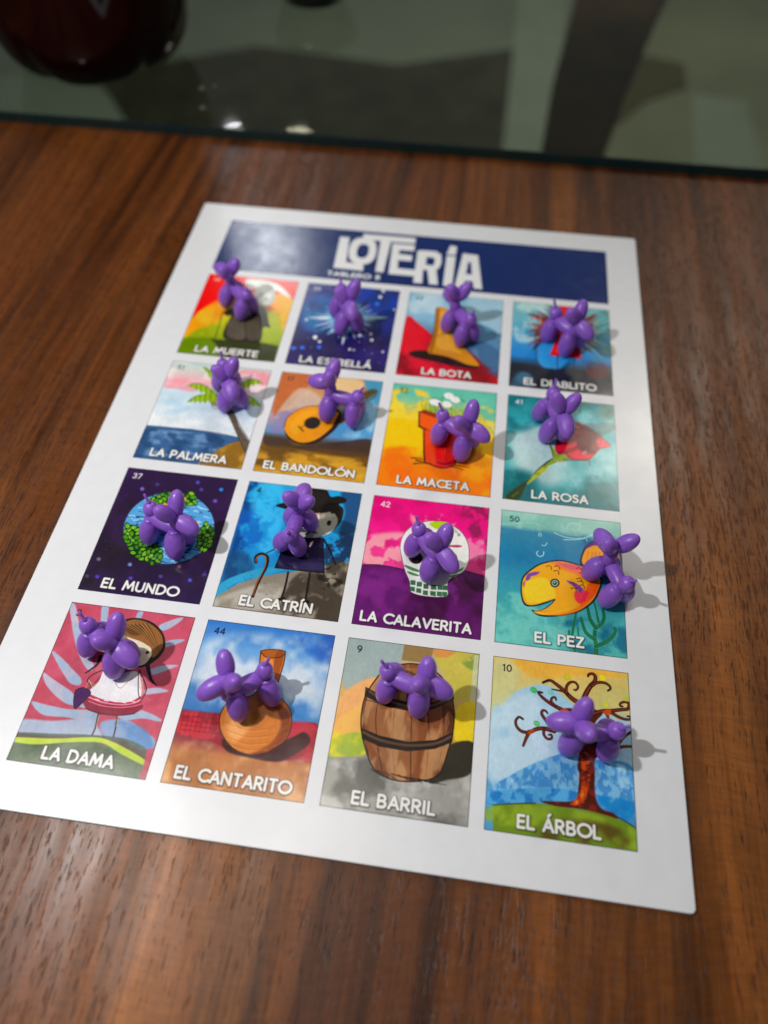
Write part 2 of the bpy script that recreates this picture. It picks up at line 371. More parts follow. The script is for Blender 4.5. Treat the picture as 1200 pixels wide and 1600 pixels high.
# stroke letters on a grid of cap height 1: (advance, strokes)
def arc(cx, cy, rx, ry, a0, a1, n=10):
    return [(cx + rx * math.cos(math.radians(a0 + (a1 - a0) * i / n)), cy - ry * math.sin(math.radians(a0 + (a1 - a0) * i / n))) for i in range(n + 1)]
GLY = {
 'A': (.80, [[(0, 1), (.36, 0), (.72, 1)], [(.14, .68), (.58, .68)]]),
 'B': (.66, [[(0, 1), (0, 0), (.28, 0)] + arc(.28, .24, .22, .24, 90, -90) + [(0, .48)], [(0, .48), (.30, .48)] + arc(.30, .74, .26, .26, 90, -90) + [(0, 1)]]),
 'C': (.82, [arc(.5, .5, .5, .5, 48, 312, 18)]),
 'D': (.80, [[(0, 0), (0, 1), (.24, 1)] + arc(.24, .5, .48, .5, -90, 90, 14) + [(0, 0)]]),
 'E': (.58, [[(.46, 0), (0, 0), (0, 1), (.48, 1)], [(0, .49), (.42, .49)]]),
 'I': (.16, [[(0, 0), (0, 1)]]),
 'L': (.54, [[(0, 0), (0, 1), (.46, 1)]]),
 'M': (.98, [[(0, 1), (.12, 0), (.44, .78), (.76, 0), (.88, 1)]]),
 'N': (.80, [[(0, 1), (0, 0), (.66, 1), (.66, 0)]]),
 'O': (1.04, [arc(.48, .5, .5, .5, 0, 360, 24)]),
 'P': (.62, [[(0, 1), (0, 0), (.28, 0)] + arc(.28, .29, .25, .29, 90, -90) + [(0, .58)]]),
 'R': (.68, [[(0, 1), (0, 0), (.28, 0)] + arc(.28, .27, .24, .27, 90, -90) + [(0, .54)], [(.26, .54), (.56, 1)]]),
 'S': (.60, [[(.46, .12)] + arc(.26, .25, .22, .24, 60, 230, 8) + arc(.25, .74, .25, .26, 65, -140, 10)]),
 'T': (.66, [[(0, 0), (.56, 0)], [(.28, 0), (.28, 1)]]),
 'U': (.76, [[(0, 0), (0, .66)] + arc(.31, .68, .31, .32, 180, 360, 10) + [(.62, 0)]]),
 'V': (.78, [[(0, 0), (.35, 1), (.70, 0)]]),
 'Z': (.64, [[(.02, 0), (.52, 0), (0, 1), (.54, 1)]]),
 ' ': (.34, []),
 '0': (.66, [arc(.27, .5, .27, .5, 0, 360, 18)]),
 '1': (.36, [[(0, .14), (.2, 0), (.2, 1)]]),
 '2': (.58, [arc(.24, .26, .24, .26, 170, -30, 8) + [(0, 1), (.48, 1)]]),
 '3': (.58, [arc(.22, .25, .23, .25, 150, -90, 8) + arc(.22, .74, .26, .26, 90, -150, 9)]),
 '4': (.62, [[(.42, 1), (.42, 0), (0, .72), (.56, .72)]]),
 '5': (.58, [[(.44, 0), (.08, 0), (.04, .42)] + arc(.22, .68, .26, .32, 120, -150, 10)]),
 '7': (.56, [[(0, 0), (.48, 0), (.14, 1)]]),
 '9': (.60, [arc(.26, .3, .25, .3, 0, 360, 14), [(.5, .36), (.44, .68), (.2, 1)]]),
}
ACC = {'Á': ('A', .36), 'Í': ('I', 0), 'Ó': ('O', .48)}
def text(s, t, cx, by, H, width, c, wt=.205, glow='#20181c', left=None):
    pen = 0; S = []
    for ch in t:
        acc = None
        if ch in ACC: ch, acc = ACC[ch]
        adv, st = GLY[ch]
        for q in st: S.append([(pen + x, y) for x, y in q])
        if acc is not None: S.append([(pen + acc - .02, -.24), (pen + acc + .12, -.40)])
        pen += adv + .17
    tot = pen - .17 - .12
    kx = (width / tot) if width else H
    x0 = left if left is not None else cx - tot * kx / 2
    P = [[v for x, y in q for v in (x0 + x * kx, by - H + H * .5 * wt + y * H * (1 - wt))] for q in S]
    if glow:
        for q in P: s.line(glow, [v + (3 if i % 2 == 0 else 4) for i, v in enumerate(q)], H * wt + 13, H * wt + 13, 5, .55, 0)
    for q in P: s.line(c, q, H * wt, H * wt, 1.2, 1, 0)
def draw(name, w, h, W):
    s = Art(w, h, W); Hh = h / s.k
    for op in ART[name]:
        k, a = op[0], op[1:]
        if k == 'g':
            st = a[0]; ys = np.array([q[0] for q in st], float); cs = np.array([hexc(q[1]) for q in st])
            Y = (np.arange(h) + .5) / s.k
            s.img[:] = np.stack([np.interp(Y, ys, cs[:, i]) for i in range(3)], 1)[:, None]
        elif k == 'p': s.poly(*a)
        elif k == 'l': s.line(*a)
        elif k == 'n': s.noise(*a)
        elif k == 'd': s.dots(*a)
        elif k == 'w': s.waves(*a)
        elif k == 'f': s.leaves(*a)
        elif k == 't':
            if name != 'banner':
                gr = fbm(w, h, 40, 40, len(name) + 3, 2)[..., None] - .5
                br_ = fbm(w, h, 7, 7, len(name) + 9, 4)[..., None] - .5
                g2 = fbm(w, h, 110, 25, len(name) + 5, 2)[..., None] - .5
                s.img = np.clip(s.img * (1.06 + .05 * gr + .08 * br_ + .05 * g2), 0, 1)
                mean = s.img.mean(2, keepdims=True); s.img = np.clip(mean + (s.img - mean) * (1.05 if name == 'dama' else 1.22), 0, 1)
                for e in ([2, 2, W - 2, 2], [2, Hh - 2, W - 2, Hh - 2], [2, 2, 2, Hh - 2], [W - 2, 2, W - 2, Hh - 2]):
                    s.line('#16181c', e, 5, 5, 2, .6, 0)
                text(s, a[0], a[1], a[2], a[3], a[4], a[5])
            else: text(s, a[0], 0, a[2], a[3], a[4], a[5], .24, None, a[1])
        elif k == 'q': text(s, a[0], 0, a[2], a[3], 0, a[4], .15, None, a[1])
    return np.clip(s.img, 0, 1)

ART = {
  'muerte': [
    ['g', [[0, '#c8101a'], [250, '#d2201c'], [480, '#e88a1a'], [620, '#cfc030'], [800, '#a3ac24'], [1230, '#5d7a10']]],
    ['p', '#d81818', [0, 0, 444, 5, 307, 305, 190, 418, 51, 624, 16, 751], 12, 1, 1],
    ['p', '#e05a50', [288, -13, 1000, 0, 1001, 359, 835, 191, 617, 94], 10, 1, 0.9],
    ['p', '#ee9a25', [-3, 753, 206, 478, 315, 493, 310, 708, 97, 888, 14, 1015], 12, 1, 1],
    ['p', '#e9a828', [800, 229, 992, 296, 1026, 666, 958, 736, 823, 511], 8, 1, 1],
    ['p', '#f0a02a', [795, 390, 1008, 389, 1019, 728, 877, 565], 8, 1, 1],
    ['n', '#e8e060', [2, 632, 338, 582, 291, 1006, 22, 1043], 5, 3, 0.5, 0.15, 0.6, 3, 20],
    ['p', '#9cab3a', [721, 526, 918, 559, 958, 915, 772, 911], 8, 1, 0.8],
    ['p', '#d8a818', [877, 377, 1035, 417, 1032, 786, 932, 618], 6, 1, 1],
    ['p', '#5f7a12', [4, 1230, 14, 1015, 283, 978, 446, 985, 977, 1086, 989, 1226], 10, 0, 0.9],
    ['p', '#2c3018', [747, 973, 987, 998, 999, 1225, 493, 1235, 310, 1004, 485, 980], 8, 0, 0.9],
    ['l', '#3a3a1a', [303, 587, 316, 767, 326, 972, 301, 1005, 437, 1101], 9, 12, 3, 1, 1],
    ['p', '#e6e8e2', [413, 53, 535, 24, 669, 36, 813, 96, 925, 209, 968, 284, 838, 207, 695, 147, 570, 167, 487, 180], 4, 1, 1],
    ['l', '#8a8a80', [414, 60, 536, 27, 669, 36, 813, 96, 925, 209, 968, 284], 7, 4, 2, 1, 1],
    ['p', '#b9bcb4', [798, 276, 793, 364, 757, 424, 701, 442, 639, 412, 588, 342, 560, 251, 565, 162, 600, 99, 658, 80, 721, 111, 772, 183], 4, 1, 1],
    ['p', '#d8dad2', [517, 126, 646, 122, 748, 237, 739, 334, 614, 257], 5, 1, 0.9],
    ['p', '#3c3c40', [723, 322, 721, 327, 715, 328, 707, 325, 700, 319, 695, 311, 693, 305, 696, 300, 702, 299, 710, 302, 717, 308, 722, 316], 2, 1, 1],
    ['p', '#8d9088', [690, 310, 696, 357, 689, 393, 671, 408, 648, 399, 625, 368, 608, 322, 602, 275, 609, 239, 627, 223, 651, 232, 674, 264], 8, 1, 0.7],
    ['p', '#35332c', [423, 508, 590, 420, 727, 463, 824, 695, 848, 752, 777, 762, 786, 967, 586, 980, 415, 960, 391, 816, 402, 665], 4, 1, 1],
    ['p', '#5d5648', [409, 694, 529, 554, 630, 930, 441, 927], 8, 1, 0.9],
    ['p', '#575044', [571, 640, 660, 535, 772, 911, 644, 928], 8, 1, 0.8],
    ['l', '#201e18', [535, 553, 641, 958], 8, 8, 2, 1, 1],
    ['l', '#1e1c16', [438, 567, 395, 756, 415, 960, 588, 989, 787, 973], 8, 8, 2, 1, 1],
    ['p', '#2a2a22', [309, 587, 383, 514, 438, 567, 374, 638], 4, 1, 1],
    ['q', '14', 75, 112, 58, '#f0dcd0'],
    ['t', 'LA MUERTE', 490, 1193, 95, 630, '#f4f4f2'],
  ],
  'estrella': [
    ['g', [[0, '#27305c'], [350, '#1f3a70'], [600, '#142e6c'], [850, '#241d4c'], [1230, '#2a2252']]],
    ['n', '#4a5a78', [-1, 0, 274, -12, 245, 436, 30, 588], 3, 3, 0.35, 0.25, 0.9, 5, 60],
    ['n', '#2d7fae', [42, 214, 375, 231, 421, 652, 96, 727], 4, 4, 0.4, 0.2, 0.7, 7, 60],
    ['n', '#1d3fa0', [544, -17, 985, 50, 963, 395, 641, 380], 4, 3, 0.38, 0.2, 0.8, 9, 60],
    ['n', '#231a38', [579, 510, 935, 490, 947, 923, 637, 911], 3, 3, 0.4, 0.2, 0.8, 11, 50],
    ['n', '#3a2f80', None, 5, 5, 0.6, 0.2, 0.5, 12, 20],
    ['l', '#f2fafc', [506, 490, 297, 520, 88, 549], 78, 4, 3, 1, 1],
    ['l', '#2f86c4', [534, 516, 330, 551, 88, 549], 33, 2, 4, 0.6, 1],
    ['l', '#bfe0ee', [506, 490, 341, 536, 176, 582], 36.4, 4, 3, 1, 1],
    ['l', '#2f86c4', [534, 516, 374, 567, 176, 582], 15.4, 2, 4, 0.6, 1],
    ['l', '#bfe0ee', [506, 490, 333, 484, 160, 479], 31.2, 4, 3, 1, 1],
    ['l', '#2f86c4', [534, 516, 367, 516, 160, 479], 13.2, 2, 4, 0.6, 1],
    ['l', '#f2fafc', [506, 490, 344, 580, 183, 669], 41.6, 4, 3, 1, 1],
    ['l', '#2f86c4', [534, 516, 377, 611, 183, 669], 17.6, 2, 4, 0.6, 1],
    ['l', '#bfe0ee', [506, 490, 381, 602, 258, 712], 41.6, 4, 3, 1, 1],
    ['l', '#2f86c4', [534, 516, 414, 633, 258, 712], 17.6, 2, 4, 0.6, 1],
    ['l', '#bfe0ee', [506, 490, 375, 422, 242, 353], 36.4, 4, 3, 1, 1],
    ['l', '#2f86c4', [534, 516, 408, 454, 242, 353], 15.4, 2, 4, 0.6, 1],
    ['l', '#f2fafc', [506, 490, 380, 459, 253, 427], 31.2, 4, 3, 1, 1],
    ['l', '#2f86c4', [534, 516, 413, 491, 253, 427], 13.2, 2, 4, 0.6, 1],
    ['l', '#bfe0ee', [506, 490, 422, 633, 340, 773], 72.8, 4, 3, 1, 1],
    ['l', '#2f86c4', [534, 516, 455, 664, 340, 773], 30.8, 2, 4, 0.6, 1],
    ['l', '#bfe0ee', [506, 490, 472, 606, 438, 720], 31.2, 4, 3, 1, 1],
    ['l', '#2f86c4', [534, 516, 504, 637, 438, 720], 13.2, 2, 4, 0.6, 1],
    ['l', '#f2fafc', [506, 490, 514, 699, 521, 902], 83.2, 4, 3, 1, 1],
    ['l', '#2f86c4', [534, 516, 546, 730, 521, 902], 35.2, 2, 4, 0.6, 1],
    ['l', '#bfe0ee', [506, 490, 538, 598, 570, 704], 41.6, 4, 3, 1, 1],
    ['l', '#2f86c4', [534, 516, 570, 629, 570, 704], 17.6, 2, 4, 0.6, 1],
    ['l', '#bfe0ee', [506, 490, 558, 569, 609, 648], 36.4, 4, 3, 1, 1],
    ['l', '#2f86c4', [534, 516, 590, 601, 609, 648], 15.4, 2, 4, 0.6, 1],
    ['l', '#f2fafc', [506, 490, 594, 564, 680, 636], 41.6, 4, 3, 1, 1],
    ['l', '#2f86c4', [534, 516, 626, 595, 680, 636], 17.6, 2, 4, 0.6, 1],
    ['l', '#bfe0ee', [506, 490, 720, 460, 934, 430], 72.8, 4, 3, 1, 1],
    ['l', '#2f86c4', [534, 516, 752, 492, 934, 430], 30.8, 2, 4, 0.6, 1],
    ['l', '#bfe0ee', [506, 490, 659, 441, 812, 391], 36.4, 4, 3, 1, 1],
    ['l', '#2f86c4', [534, 516, 691, 472, 812, 391], 15.4, 2, 4, 0.6, 1],
    ['l', '#f2fafc', [506, 490, 655, 495, 803, 500], 31.2, 4, 3, 1, 1],
    ['l', '#2f86c4', [534, 516, 687, 527, 803, 500], 13.2, 2, 4, 0.6, 1],
    ['l', '#bfe0ee', [506, 490, 641, 530, 775, 569], 36.4, 4, 3, 1, 1],
    ['l', '#2f86c4', [534, 516, 674, 561, 775, 569], 15.4, 2, 4, 0.6, 1],
    ['l', '#bfe0ee', [506, 490, 625, 414, 745, 337], 36.4, 4, 3, 1, 1],
    ['l', '#2f86c4', [534, 516, 658, 446, 745, 337], 15.4, 2, 4, 0.6, 1],
    ['l', '#f2fafc', [506, 490, 605, 379, 705, 267], 41.6, 4, 3, 1, 1],
    ['l', '#2f86c4', [534, 516, 637, 411, 705, 267], 17.6, 2, 4, 0.6, 1],
    ['l', '#bfe0ee', [506, 490, 627, 578, 747, 665], 41.6, 4, 3, 1, 1],
    ['l', '#2f86c4', [534, 516, 659, 609, 747, 665], 17.6, 2, 4, 0.6, 1],
    ['l', '#bfe0ee', [506, 490, 611, 627, 715, 760], 36.4, 4, 3, 1, 1],
    ['l', '#2f86c4', [534, 516, 643, 657, 715, 760], 15.4, 2, 4, 0.6, 1],
    ['l', '#f2fafc', [506, 490, 571, 643, 635, 792], 52, 4, 3, 1, 1],
    ['l', '#2f86c4', [534, 516, 603, 674, 635, 792], 22, 2, 4, 0.6, 1],
    ['l', '#bfe0ee', [506, 490, 529, 643, 551, 793], 46.8, 4, 3, 1, 1],
    ['l', '#2f86c4', [534, 516, 561, 674, 551, 793], 19.8, 2, 4, 0.6, 1],
    ['l', '#bfe0ee', [506, 490, 484, 653, 462, 813], 52, 4, 3, 1, 1],
    ['l', '#2f86c4', [534, 516, 516, 684, 462, 813], 22, 2, 4, 0.6, 1],
    ['l', '#f2fafc', [506, 490, 444, 619, 384, 745], 36.4, 4, 3, 1, 1],
    ['l', '#2f86c4', [534, 516, 477, 650, 384, 745], 15.4, 2, 4, 0.6, 1],
    ['l', '#bfe0ee', [506, 490, 418, 593, 331, 694], 36.4, 4, 3, 1, 1],
    ['l', '#2f86c4', [534, 516, 451, 624, 331, 694], 15.4, 2, 4, 0.6, 1],
    ['l', '#bfe0ee', [506, 490, 559, 368, 613, 245], 36.4, 4, 3, 1, 1],
    ['l', '#2f86c4', [534, 516, 592, 401, 613, 245], 15.4, 2, 4, 0.6, 1],
    ['l', '#f2fafc', [506, 490, 523, 365, 540, 238], 41.6, 4, 3, 1, 1],
    ['l', '#2f86c4', [534, 516, 556, 397, 540, 238], 17.6, 2, 4, 0.6, 1],
    ['l', '#bfe0ee', [506, 490, 628, 539, 748, 588], 36.4, 4, 3, 1, 1],
    ['l', '#2f86c4', [534, 516, 660, 571, 748, 588], 15.4, 2, 4, 0.6, 1],
    ['p', '#8cd0ec', [692, 464, 684, 585, 628, 679, 541, 723, 444, 705, 363, 630, 319, 516, 325, 394, 380, 295, 470, 249, 569, 268, 651, 348], 60, 1, 0.75],
    ['p', '#f0fafc', [614, 475, 610, 548, 578, 605, 527, 631, 471, 620, 423, 574, 398, 505, 401, 432, 433, 374, 484, 346, 542, 358, 589, 405], 16, 1, 0.95],
    ['d', '#e8f0ff', None, 34, 5, 13, 21],
    ['p', '#f4f6fb', [818, 121, 817, 133, 811, 142, 802, 146, 793, 144, 785, 137, 782, 126, 783, 115, 788, 106, 797, 101, 806, 103, 814, 110], 4, 1, 0.95],
    ['p', '#f4f6fb', [836, 23, 835, 35, 830, 44, 821, 48, 812, 46, 804, 39, 800, 28, 801, 16, 807, 7, 815, 3, 825, 4, 833, 12], 4, 1, 0.95],
    ['p', '#f4f6fb', [251, 822, 251, 836, 244, 847, 233, 853, 221, 851, 211, 842, 205, 829, 206, 815, 213, 804, 224, 798, 236, 800, 246, 809], 4, 1, 0.95],
    ['p', '#f4f6fb', [300, 879, 300, 888, 295, 895, 288, 899, 280, 897, 273, 892, 270, 883, 270, 874, 275, 866, 282, 863, 290, 864, 297, 870], 4, 1, 0.95],
    ['p', '#f4f6fb', [688, 737, 687, 748, 682, 756, 674, 760, 665, 758, 658, 752, 654, 742, 655, 731, 660, 723, 668, 719, 677, 720, 685, 727], 4, 1, 0.95],
    ['p', '#f4f6fb', [820, 785, 819, 794, 814, 801, 807, 805, 799, 804, 792, 798, 789, 789, 790, 780, 795, 772, 802, 769, 810, 770, 817, 776], 4, 1, 0.95],
    ['p', '#f4f6fb', [797, 701, 796, 709, 792, 716, 786, 719, 779, 718, 773, 713, 770, 705, 771, 697, 775, 690, 782, 687, 789, 688, 794, 693], 4, 1, 0.95],
    ['p', '#f4f6fb', [-1, 577, -1, 584, -4, 590, -10, 593, -16, 592, -21, 587, -24, 580, -24, 573, -21, 567, -15, 564, -9, 565, -4, 570], 4, 1, 0.95],
    ['p', '#f4f6fb', [102, 577, 102, 586, 98, 593, 91, 596, 84, 594, 78, 589, 75, 581, 75, 573, 79, 566, 85, 563, 93, 564, 99, 569], 4, 1, 0.95],
    ['p', '#f4f6fb', [617, 947, 617, 955, 613, 962, 606, 965, 599, 964, 594, 959, 591, 951, 591, 943, 595, 937, 602, 934, 609, 935, 614, 940], 4, 1, 0.95],
    ['p', '#f4f6fb', [657, 953, 656, 959, 653, 963, 649, 965, 644, 965, 640, 961, 638, 956, 638, 950, 641, 945, 646, 943, 651, 944, 655, 948], 4, 1, 0.95],
    ['p', '#f4f6fb', [951, 936, 950, 943, 947, 948, 941, 951, 935, 950, 931, 946, 928, 939, 929, 933, 932, 927, 938, 925, 944, 926, 949, 930], 4, 1, 0.95],
    ['p', '#f4f6fb', [985, 301, 984, 308, 980, 314, 974, 317, 968, 316, 963, 311, 961, 304, 962, 297, 965, 291, 971, 288, 977, 289, 982, 294], 4, 1, 0.95],
    ['p', '#3f7cf0', [63, 1007, 62, 1019, 56, 1030, 45, 1035, 33, 1033, 23, 1025, 17, 1013, 18, 1000, 25, 990, 36, 985, 48, 987, 58, 995], 8, 1, 0.9],
    ['p', '#3f7cf0', [151, 986, 150, 998, 144, 1009, 133, 1014, 121, 1012, 111, 1004, 105, 992, 106, 979, 113, 969, 124, 964, 136, 966, 146, 974], 8, 1, 0.9],
    ['p', '#3f7cf0', [318, 956, 317, 969, 310, 979, 299, 984, 287, 983, 277, 975, 272, 963, 273, 950, 280, 939, 290, 934, 302, 936, 312, 944], 8, 1, 0.9],
    ['p', '#3f7cf0', [807, 233, 806, 247, 798, 258, 787, 264, 774, 262, 764, 253, 759, 239, 761, 225, 768, 214, 780, 208, 792, 210, 802, 219], 8, 1, 0.9],
    ['q', '35', 75, 112, 58, '#d8dce4'],
    ['t', 'LA ESTRELLÁ', 490, 1193, 95, 700, '#f4f4f2'],
  ],
  'bota': [
    ['g', [[0, '#7fb0c6'], [200, '#8fbcd2'], [420, '#8db4cc'], [700, '#456a8c'], [1000, '#8d1420'], [1230, '#a81822']]],
    ['n', '#c2d6e2', [6, -1, 405, -15, 405, 261, 53, 317], 3, 3, 0.45, 0.2, 0.9, 2, 40],
    ['p', '#a8c6d6', [637, 17, 995, 11, 999, 498, 816, 395, 654, 288], 10, 1, 0.8],
    ['p', '#5d88a8', [728, 409, 996, 562, 994, 1050, 842, 954, 633, 679], 12, 1, 0.9],
    ['p', '#3f6288', [763, 660, 996, 781, 996, 1108, 845, 1012], 10, 1, 0.7],
    ['p', '#c61c30', [13, 390, 136, 468, 329, 662, 455, 889, 439, 951, 40, 949, -16, 837], 6, 1, 1],
    ['p', '#c9203a', [-1, 955, 381, 1004, 554, 1082, 546, 1254, 2, 1230], 12, 1, 1],
    ['n', '#7a1220', [-25, 929, 481, 945, 972, 1024, 979, 1224, 14, 1242], 4, 4, 0.5, 0.15, 0.9, 6, 20],
    ['p', '#2a1712', [98, 911, 220, 863, 476, 886, 693, 945, 801, 983, 762, 1047, 551, 1039, 317, 998, 147, 969], 7, 1, 1],
    ['p', '#c98a28', [306, 216, 423, 211, 487, 315, 486, 511, 522, 633, 639, 771, 778, 948, 798, 1004, 696, 1004, 544, 936, 415, 910, 297, 897, 284, 823, 312, 602, 310, 376], 4, 1, 1],
    ['p', '#e0aa48', [343, 271, 427, 257, 453, 452, 489, 638, 622, 835, 537, 847, 385, 809, 345, 722, 355, 467], 8, 1, 0.75],
    ['p', '#8e5a18', [306, 216, 339, 224, 359, 466, 350, 659, 323, 878, 294, 882, 309, 634, 310, 409], 6, 1, 0.7],
    ['l', '#5e3a14', [359, 642, 452, 580, 499, 621], 7, 4, 3, 1, 1],
    ['l', '#f0c878', [441, 582, 488, 763, 624, 865], 10, 5, 4, 0.8, 1],
    ['l', '#4a2a10', [308, 901, 479, 922, 653, 995, 792, 1014], 14, 8, 4, 1, 1],
    ['l', '#3a2412', [306, 216, 310, 376, 312, 602, 284, 823], 6, 6, 3, 1, 1],
    ['q', '22', 75, 112, 58, '#3a5060'],
    ['t', 'LA BOTA', 490, 1193, 95, 470, '#f4f4f2'],
  ],
  'diablito': [
    ['g', [[0, '#7fb4b8'], [300, '#6fb0c0'], [550, '#3f90c4'], [800, '#2c86c8'], [940, '#20242c'], [1230, '#262c40']]],
    ['n', '#cfe4e0', [36, 59, 353, 30, 311, 496, 48, 588], 6, 4, 0.5, 0.1, 0.7, 3, 30],
    ['n', '#4a8a88', [753, 60, 1003, 70, 982, 856, 780, 697], 5, 4, 0.5, 0.12, 0.8, 4, 30],
    ['l', '#8e2c34', [551, 532, 535, 622, 548, 707], 36.52, 5, 4, 0.95, 1],
    ['l', '#7c2630', [727, 384, 793, 417, 866, 409], 40.21, 5, 4, 0.95, 1],
    ['l', '#7c2630', [385, 351, 326, 314, 257, 312], 41.33, 5, 4, 0.95, 1],
    ['l', '#5a2028', [663, 312, 757, 290, 843, 236], 56.41, 5, 4, 0.95, 1],
    ['l', '#6e1c26', [594, 543, 600, 646, 638, 734], 60.91, 5, 4, 0.95, 1],
    ['l', '#5a2028', [641, 207, 725, 120, 783, 7], 52.81, 5, 4, 0.95, 1],
    ['l', '#7c2630', [392, 385, 310, 363, 224, 377], 60.45, 5, 4, 0.95, 1],
    ['l', '#7c2630', [641, 120, 717, 19, 753, -106], 59.45, 5, 4, 0.95, 1],
    ['l', '#3c2028', [334, 282, 254, 202, 150, 169], 39.46, 5, 4, 0.95, 1],
    ['l', '#8e2c34', [398, 475, 314, 501, 245, 560], 42.54, 5, 4, 0.95, 1],
    ['l', '#6e1c26', [593, 231, 634, 172, 652, 103], 61.93, 5, 4, 0.95, 1],
    ['l', '#8e2c34', [340, 369, 247, 332, 147, 340], 61.92, 5, 4, 0.95, 1],
    ['l', '#6e1c26', [596, 556, 594, 634, 624, 699], 46.35, 5, 4, 0.95, 1],
    ['l', '#6e1c26', [609, 552, 619, 652, 661, 734], 49.64, 5, 4, 0.95, 1],
    ['l', '#8e2c34', [656, 275, 716, 249, 764, 198], 41.77, 5, 4, 0.95, 1],
    ['l', '#8e2c34', [343, 268, 302, 207, 239, 186], 42.15, 5, 4, 0.95, 1],
    ['l', '#5a2028', [705, 391, 759, 421, 820, 417], 54.58, 5, 4, 0.95, 1],
    ['l', '#8e2c34', [666, 327, 740, 321, 810, 286], 55.71, 5, 4, 0.95, 1],
    ['l', '#7c2630', [342, 538, 248, 571, 176, 645], 42.22, 5, 4, 0.95, 1],
    ['l', '#9a3a3c', [601, 557, 600, 632, 630, 692], 50.77, 5, 4, 0.95, 1],
    ['l', '#9a3a3c', [641, 548, 658, 633, 705, 694], 38.75, 5, 4, 0.95, 1],
    ['l', '#7c2630', [578, 182, 618, 102, 627, 13], 46.3, 5, 4, 0.95, 1],
    ['l', '#7c2630', [598, 620, 585, 695, 612, 756], 35.55, 5, 4, 0.95, 1],
    ['l', '#7c2630', [636, 567, 643, 642, 682, 695], 49.29, 5, 4, 0.95, 1],
    ['l', '#3c2028', [397, 297, 358, 245, 301, 225], 42.2, 5, 4, 0.95, 1],
    ['l', '#8e2c34', [741, 352, 806, 374, 874, 355], 40.77, 5, 4, 0.95, 1],
    ['l', '#8e2c34', [428, 468, 350, 503, 285, 565], 52.13, 5, 4, 0.95, 1],
    ['l', '#7c2630', [403, 466, 334, 484, 276, 531], 41.12, 5, 4, 0.95, 1],
    ['l', '#5a2028', [546, 546, 526, 625, 536, 701], 37.97, 5, 4, 0.95, 1],
    ['l', '#3c2028', [758, 438, 827, 495, 913, 506], 45.28, 5, 4, 0.95, 1],
    ['l', '#6e1c26', [706, 225, 806, 176, 886, 90], 35.13, 5, 4, 0.95, 1],
    ['l', '#3c2028', [406, 520, 305, 585, 228, 680], 59.19, 5, 4, 0.95, 1],
    ['l', '#6e1c26', [689, 275, 783, 244, 865, 177], 42.82, 5, 4, 0.95, 1],
    ['l', '#5a2028', [407, 473, 306, 513, 220, 586], 43.48, 5, 4, 0.95, 1],
    ['l', '#5a2028', [397, 522, 298, 580, 222, 670], 60.93, 5, 4, 0.95, 1],
    ['l', '#8e2c34', [476, 250, 445, 130, 384, 27], 55.47, 5, 4, 0.95, 1],
    ['l', '#6e1c26', [511, 630, 465, 743, 463, 860], 51.79, 5, 4, 0.95, 1],
    ['l', '#8e2c34', [347, 293, 260, 214, 152, 181], 56.34, 5, 4, 0.95, 1],
    ['l', '#5a2028', [573, 532, 571, 635, 598, 728], 37.24, 5, 4, 0.95, 1],
    ['l', '#3c2028', [623, 136, 694, 28, 727, -100], 35.5, 5, 4, 0.95, 1],
    ['l', '#3c2028', [680, 312, 772, 297, 858, 249], 55.66, 5, 4, 0.95, 1],
    ['l', '#7c2630', [355, 433, 294, 423, 238, 452], 53.47, 5, 4, 0.95, 1],
    ['l', '#8e2c34', [682, 502, 716, 571, 774, 609], 35.16, 5, 4, 0.95, 1],
    ['l', '#5a2028', [735, 480, 809, 561, 905, 597], 57.46, 5, 4, 0.95, 1],
    ['l', '#9a3a3c', [606, 231, 668, 148, 706, 49], 39.75, 5, 4, 0.95, 1],
    ['l', '#9a3a3c', [710, 331, 810, 335, 907, 299], 36.66, 5, 4, 0.95, 1],
    ['l', '#3c2028', [685, 509, 741, 605, 824, 665], 61.99, 5, 4, 0.95, 1],
    ['l', '#6e1c26', [360, 514, 276, 540, 210, 604], 58.68, 5, 4, 0.95, 1],
    ['l', '#9a3a3c', [592, 543, 599, 659, 639, 759], 37.31, 5, 4, 0.95, 1],
    ['l', '#6e1c26', [381, 323, 328, 276, 262, 263], 38.18, 5, 4, 0.95, 1],
    ['l', '#7c2630', [374, 400, 286, 384, 197, 406], 53.89, 5, 4, 0.95, 1],
    ['l', '#9a3a3c', [702, 367, 786, 390, 873, 375], 56.01, 5, 4, 0.95, 1],
    ['l', '#9a3a3c', [389, 264, 336, 184, 258, 139], 57.73, 5, 4, 0.95, 1],
    ['l', '#6e1c26', [406, 580, 313, 663, 252, 775], 34.05, 5, 4, 0.95, 1],
    ['l', '#9a3a3c', [755, 440, 822, 497, 907, 509], 55.91, 5, 4, 0.95, 1],
    ['l', '#9a3a3c', [326, 286, 262, 217, 175, 196], 51.16, 5, 4, 0.95, 1],
    ['l', '#5a2028', [406, 448, 304, 473, 212, 531], 61.61, 5, 4, 0.95, 1],
    ['l', '#6e1c26', [445, 555, 375, 630, 333, 725], 56.65, 5, 4, 0.95, 1],
    ['l', '#3c2028', [637, 598, 641, 687, 683, 754], 56.23, 5, 4, 0.95, 1],
    ['l', '#6e1c26', [437, 151, 436, 73, 397, 17], 60.21, 5, 4, 0.95, 1],
    ['l', '#5a2028', [623, 573, 628, 659, 667, 725], 58.73, 5, 4, 0.95, 1],
    ['l', '#7c2630', [391, 261, 329, 170, 241, 115], 56.43, 5, 4, 0.95, 1],
    ['l', '#3c2028', [627, 112, 679, 49, 694, -32], 61.64, 5, 4, 0.95, 1],
    ['l', '#7c2630', [413, 153, 407, 75, 362, 23], 38.82, 5, 4, 0.95, 1],
    ['l', '#6e1c26', [313, 433, 241, 417, 172, 448], 42.48, 5, 4, 0.95, 1],
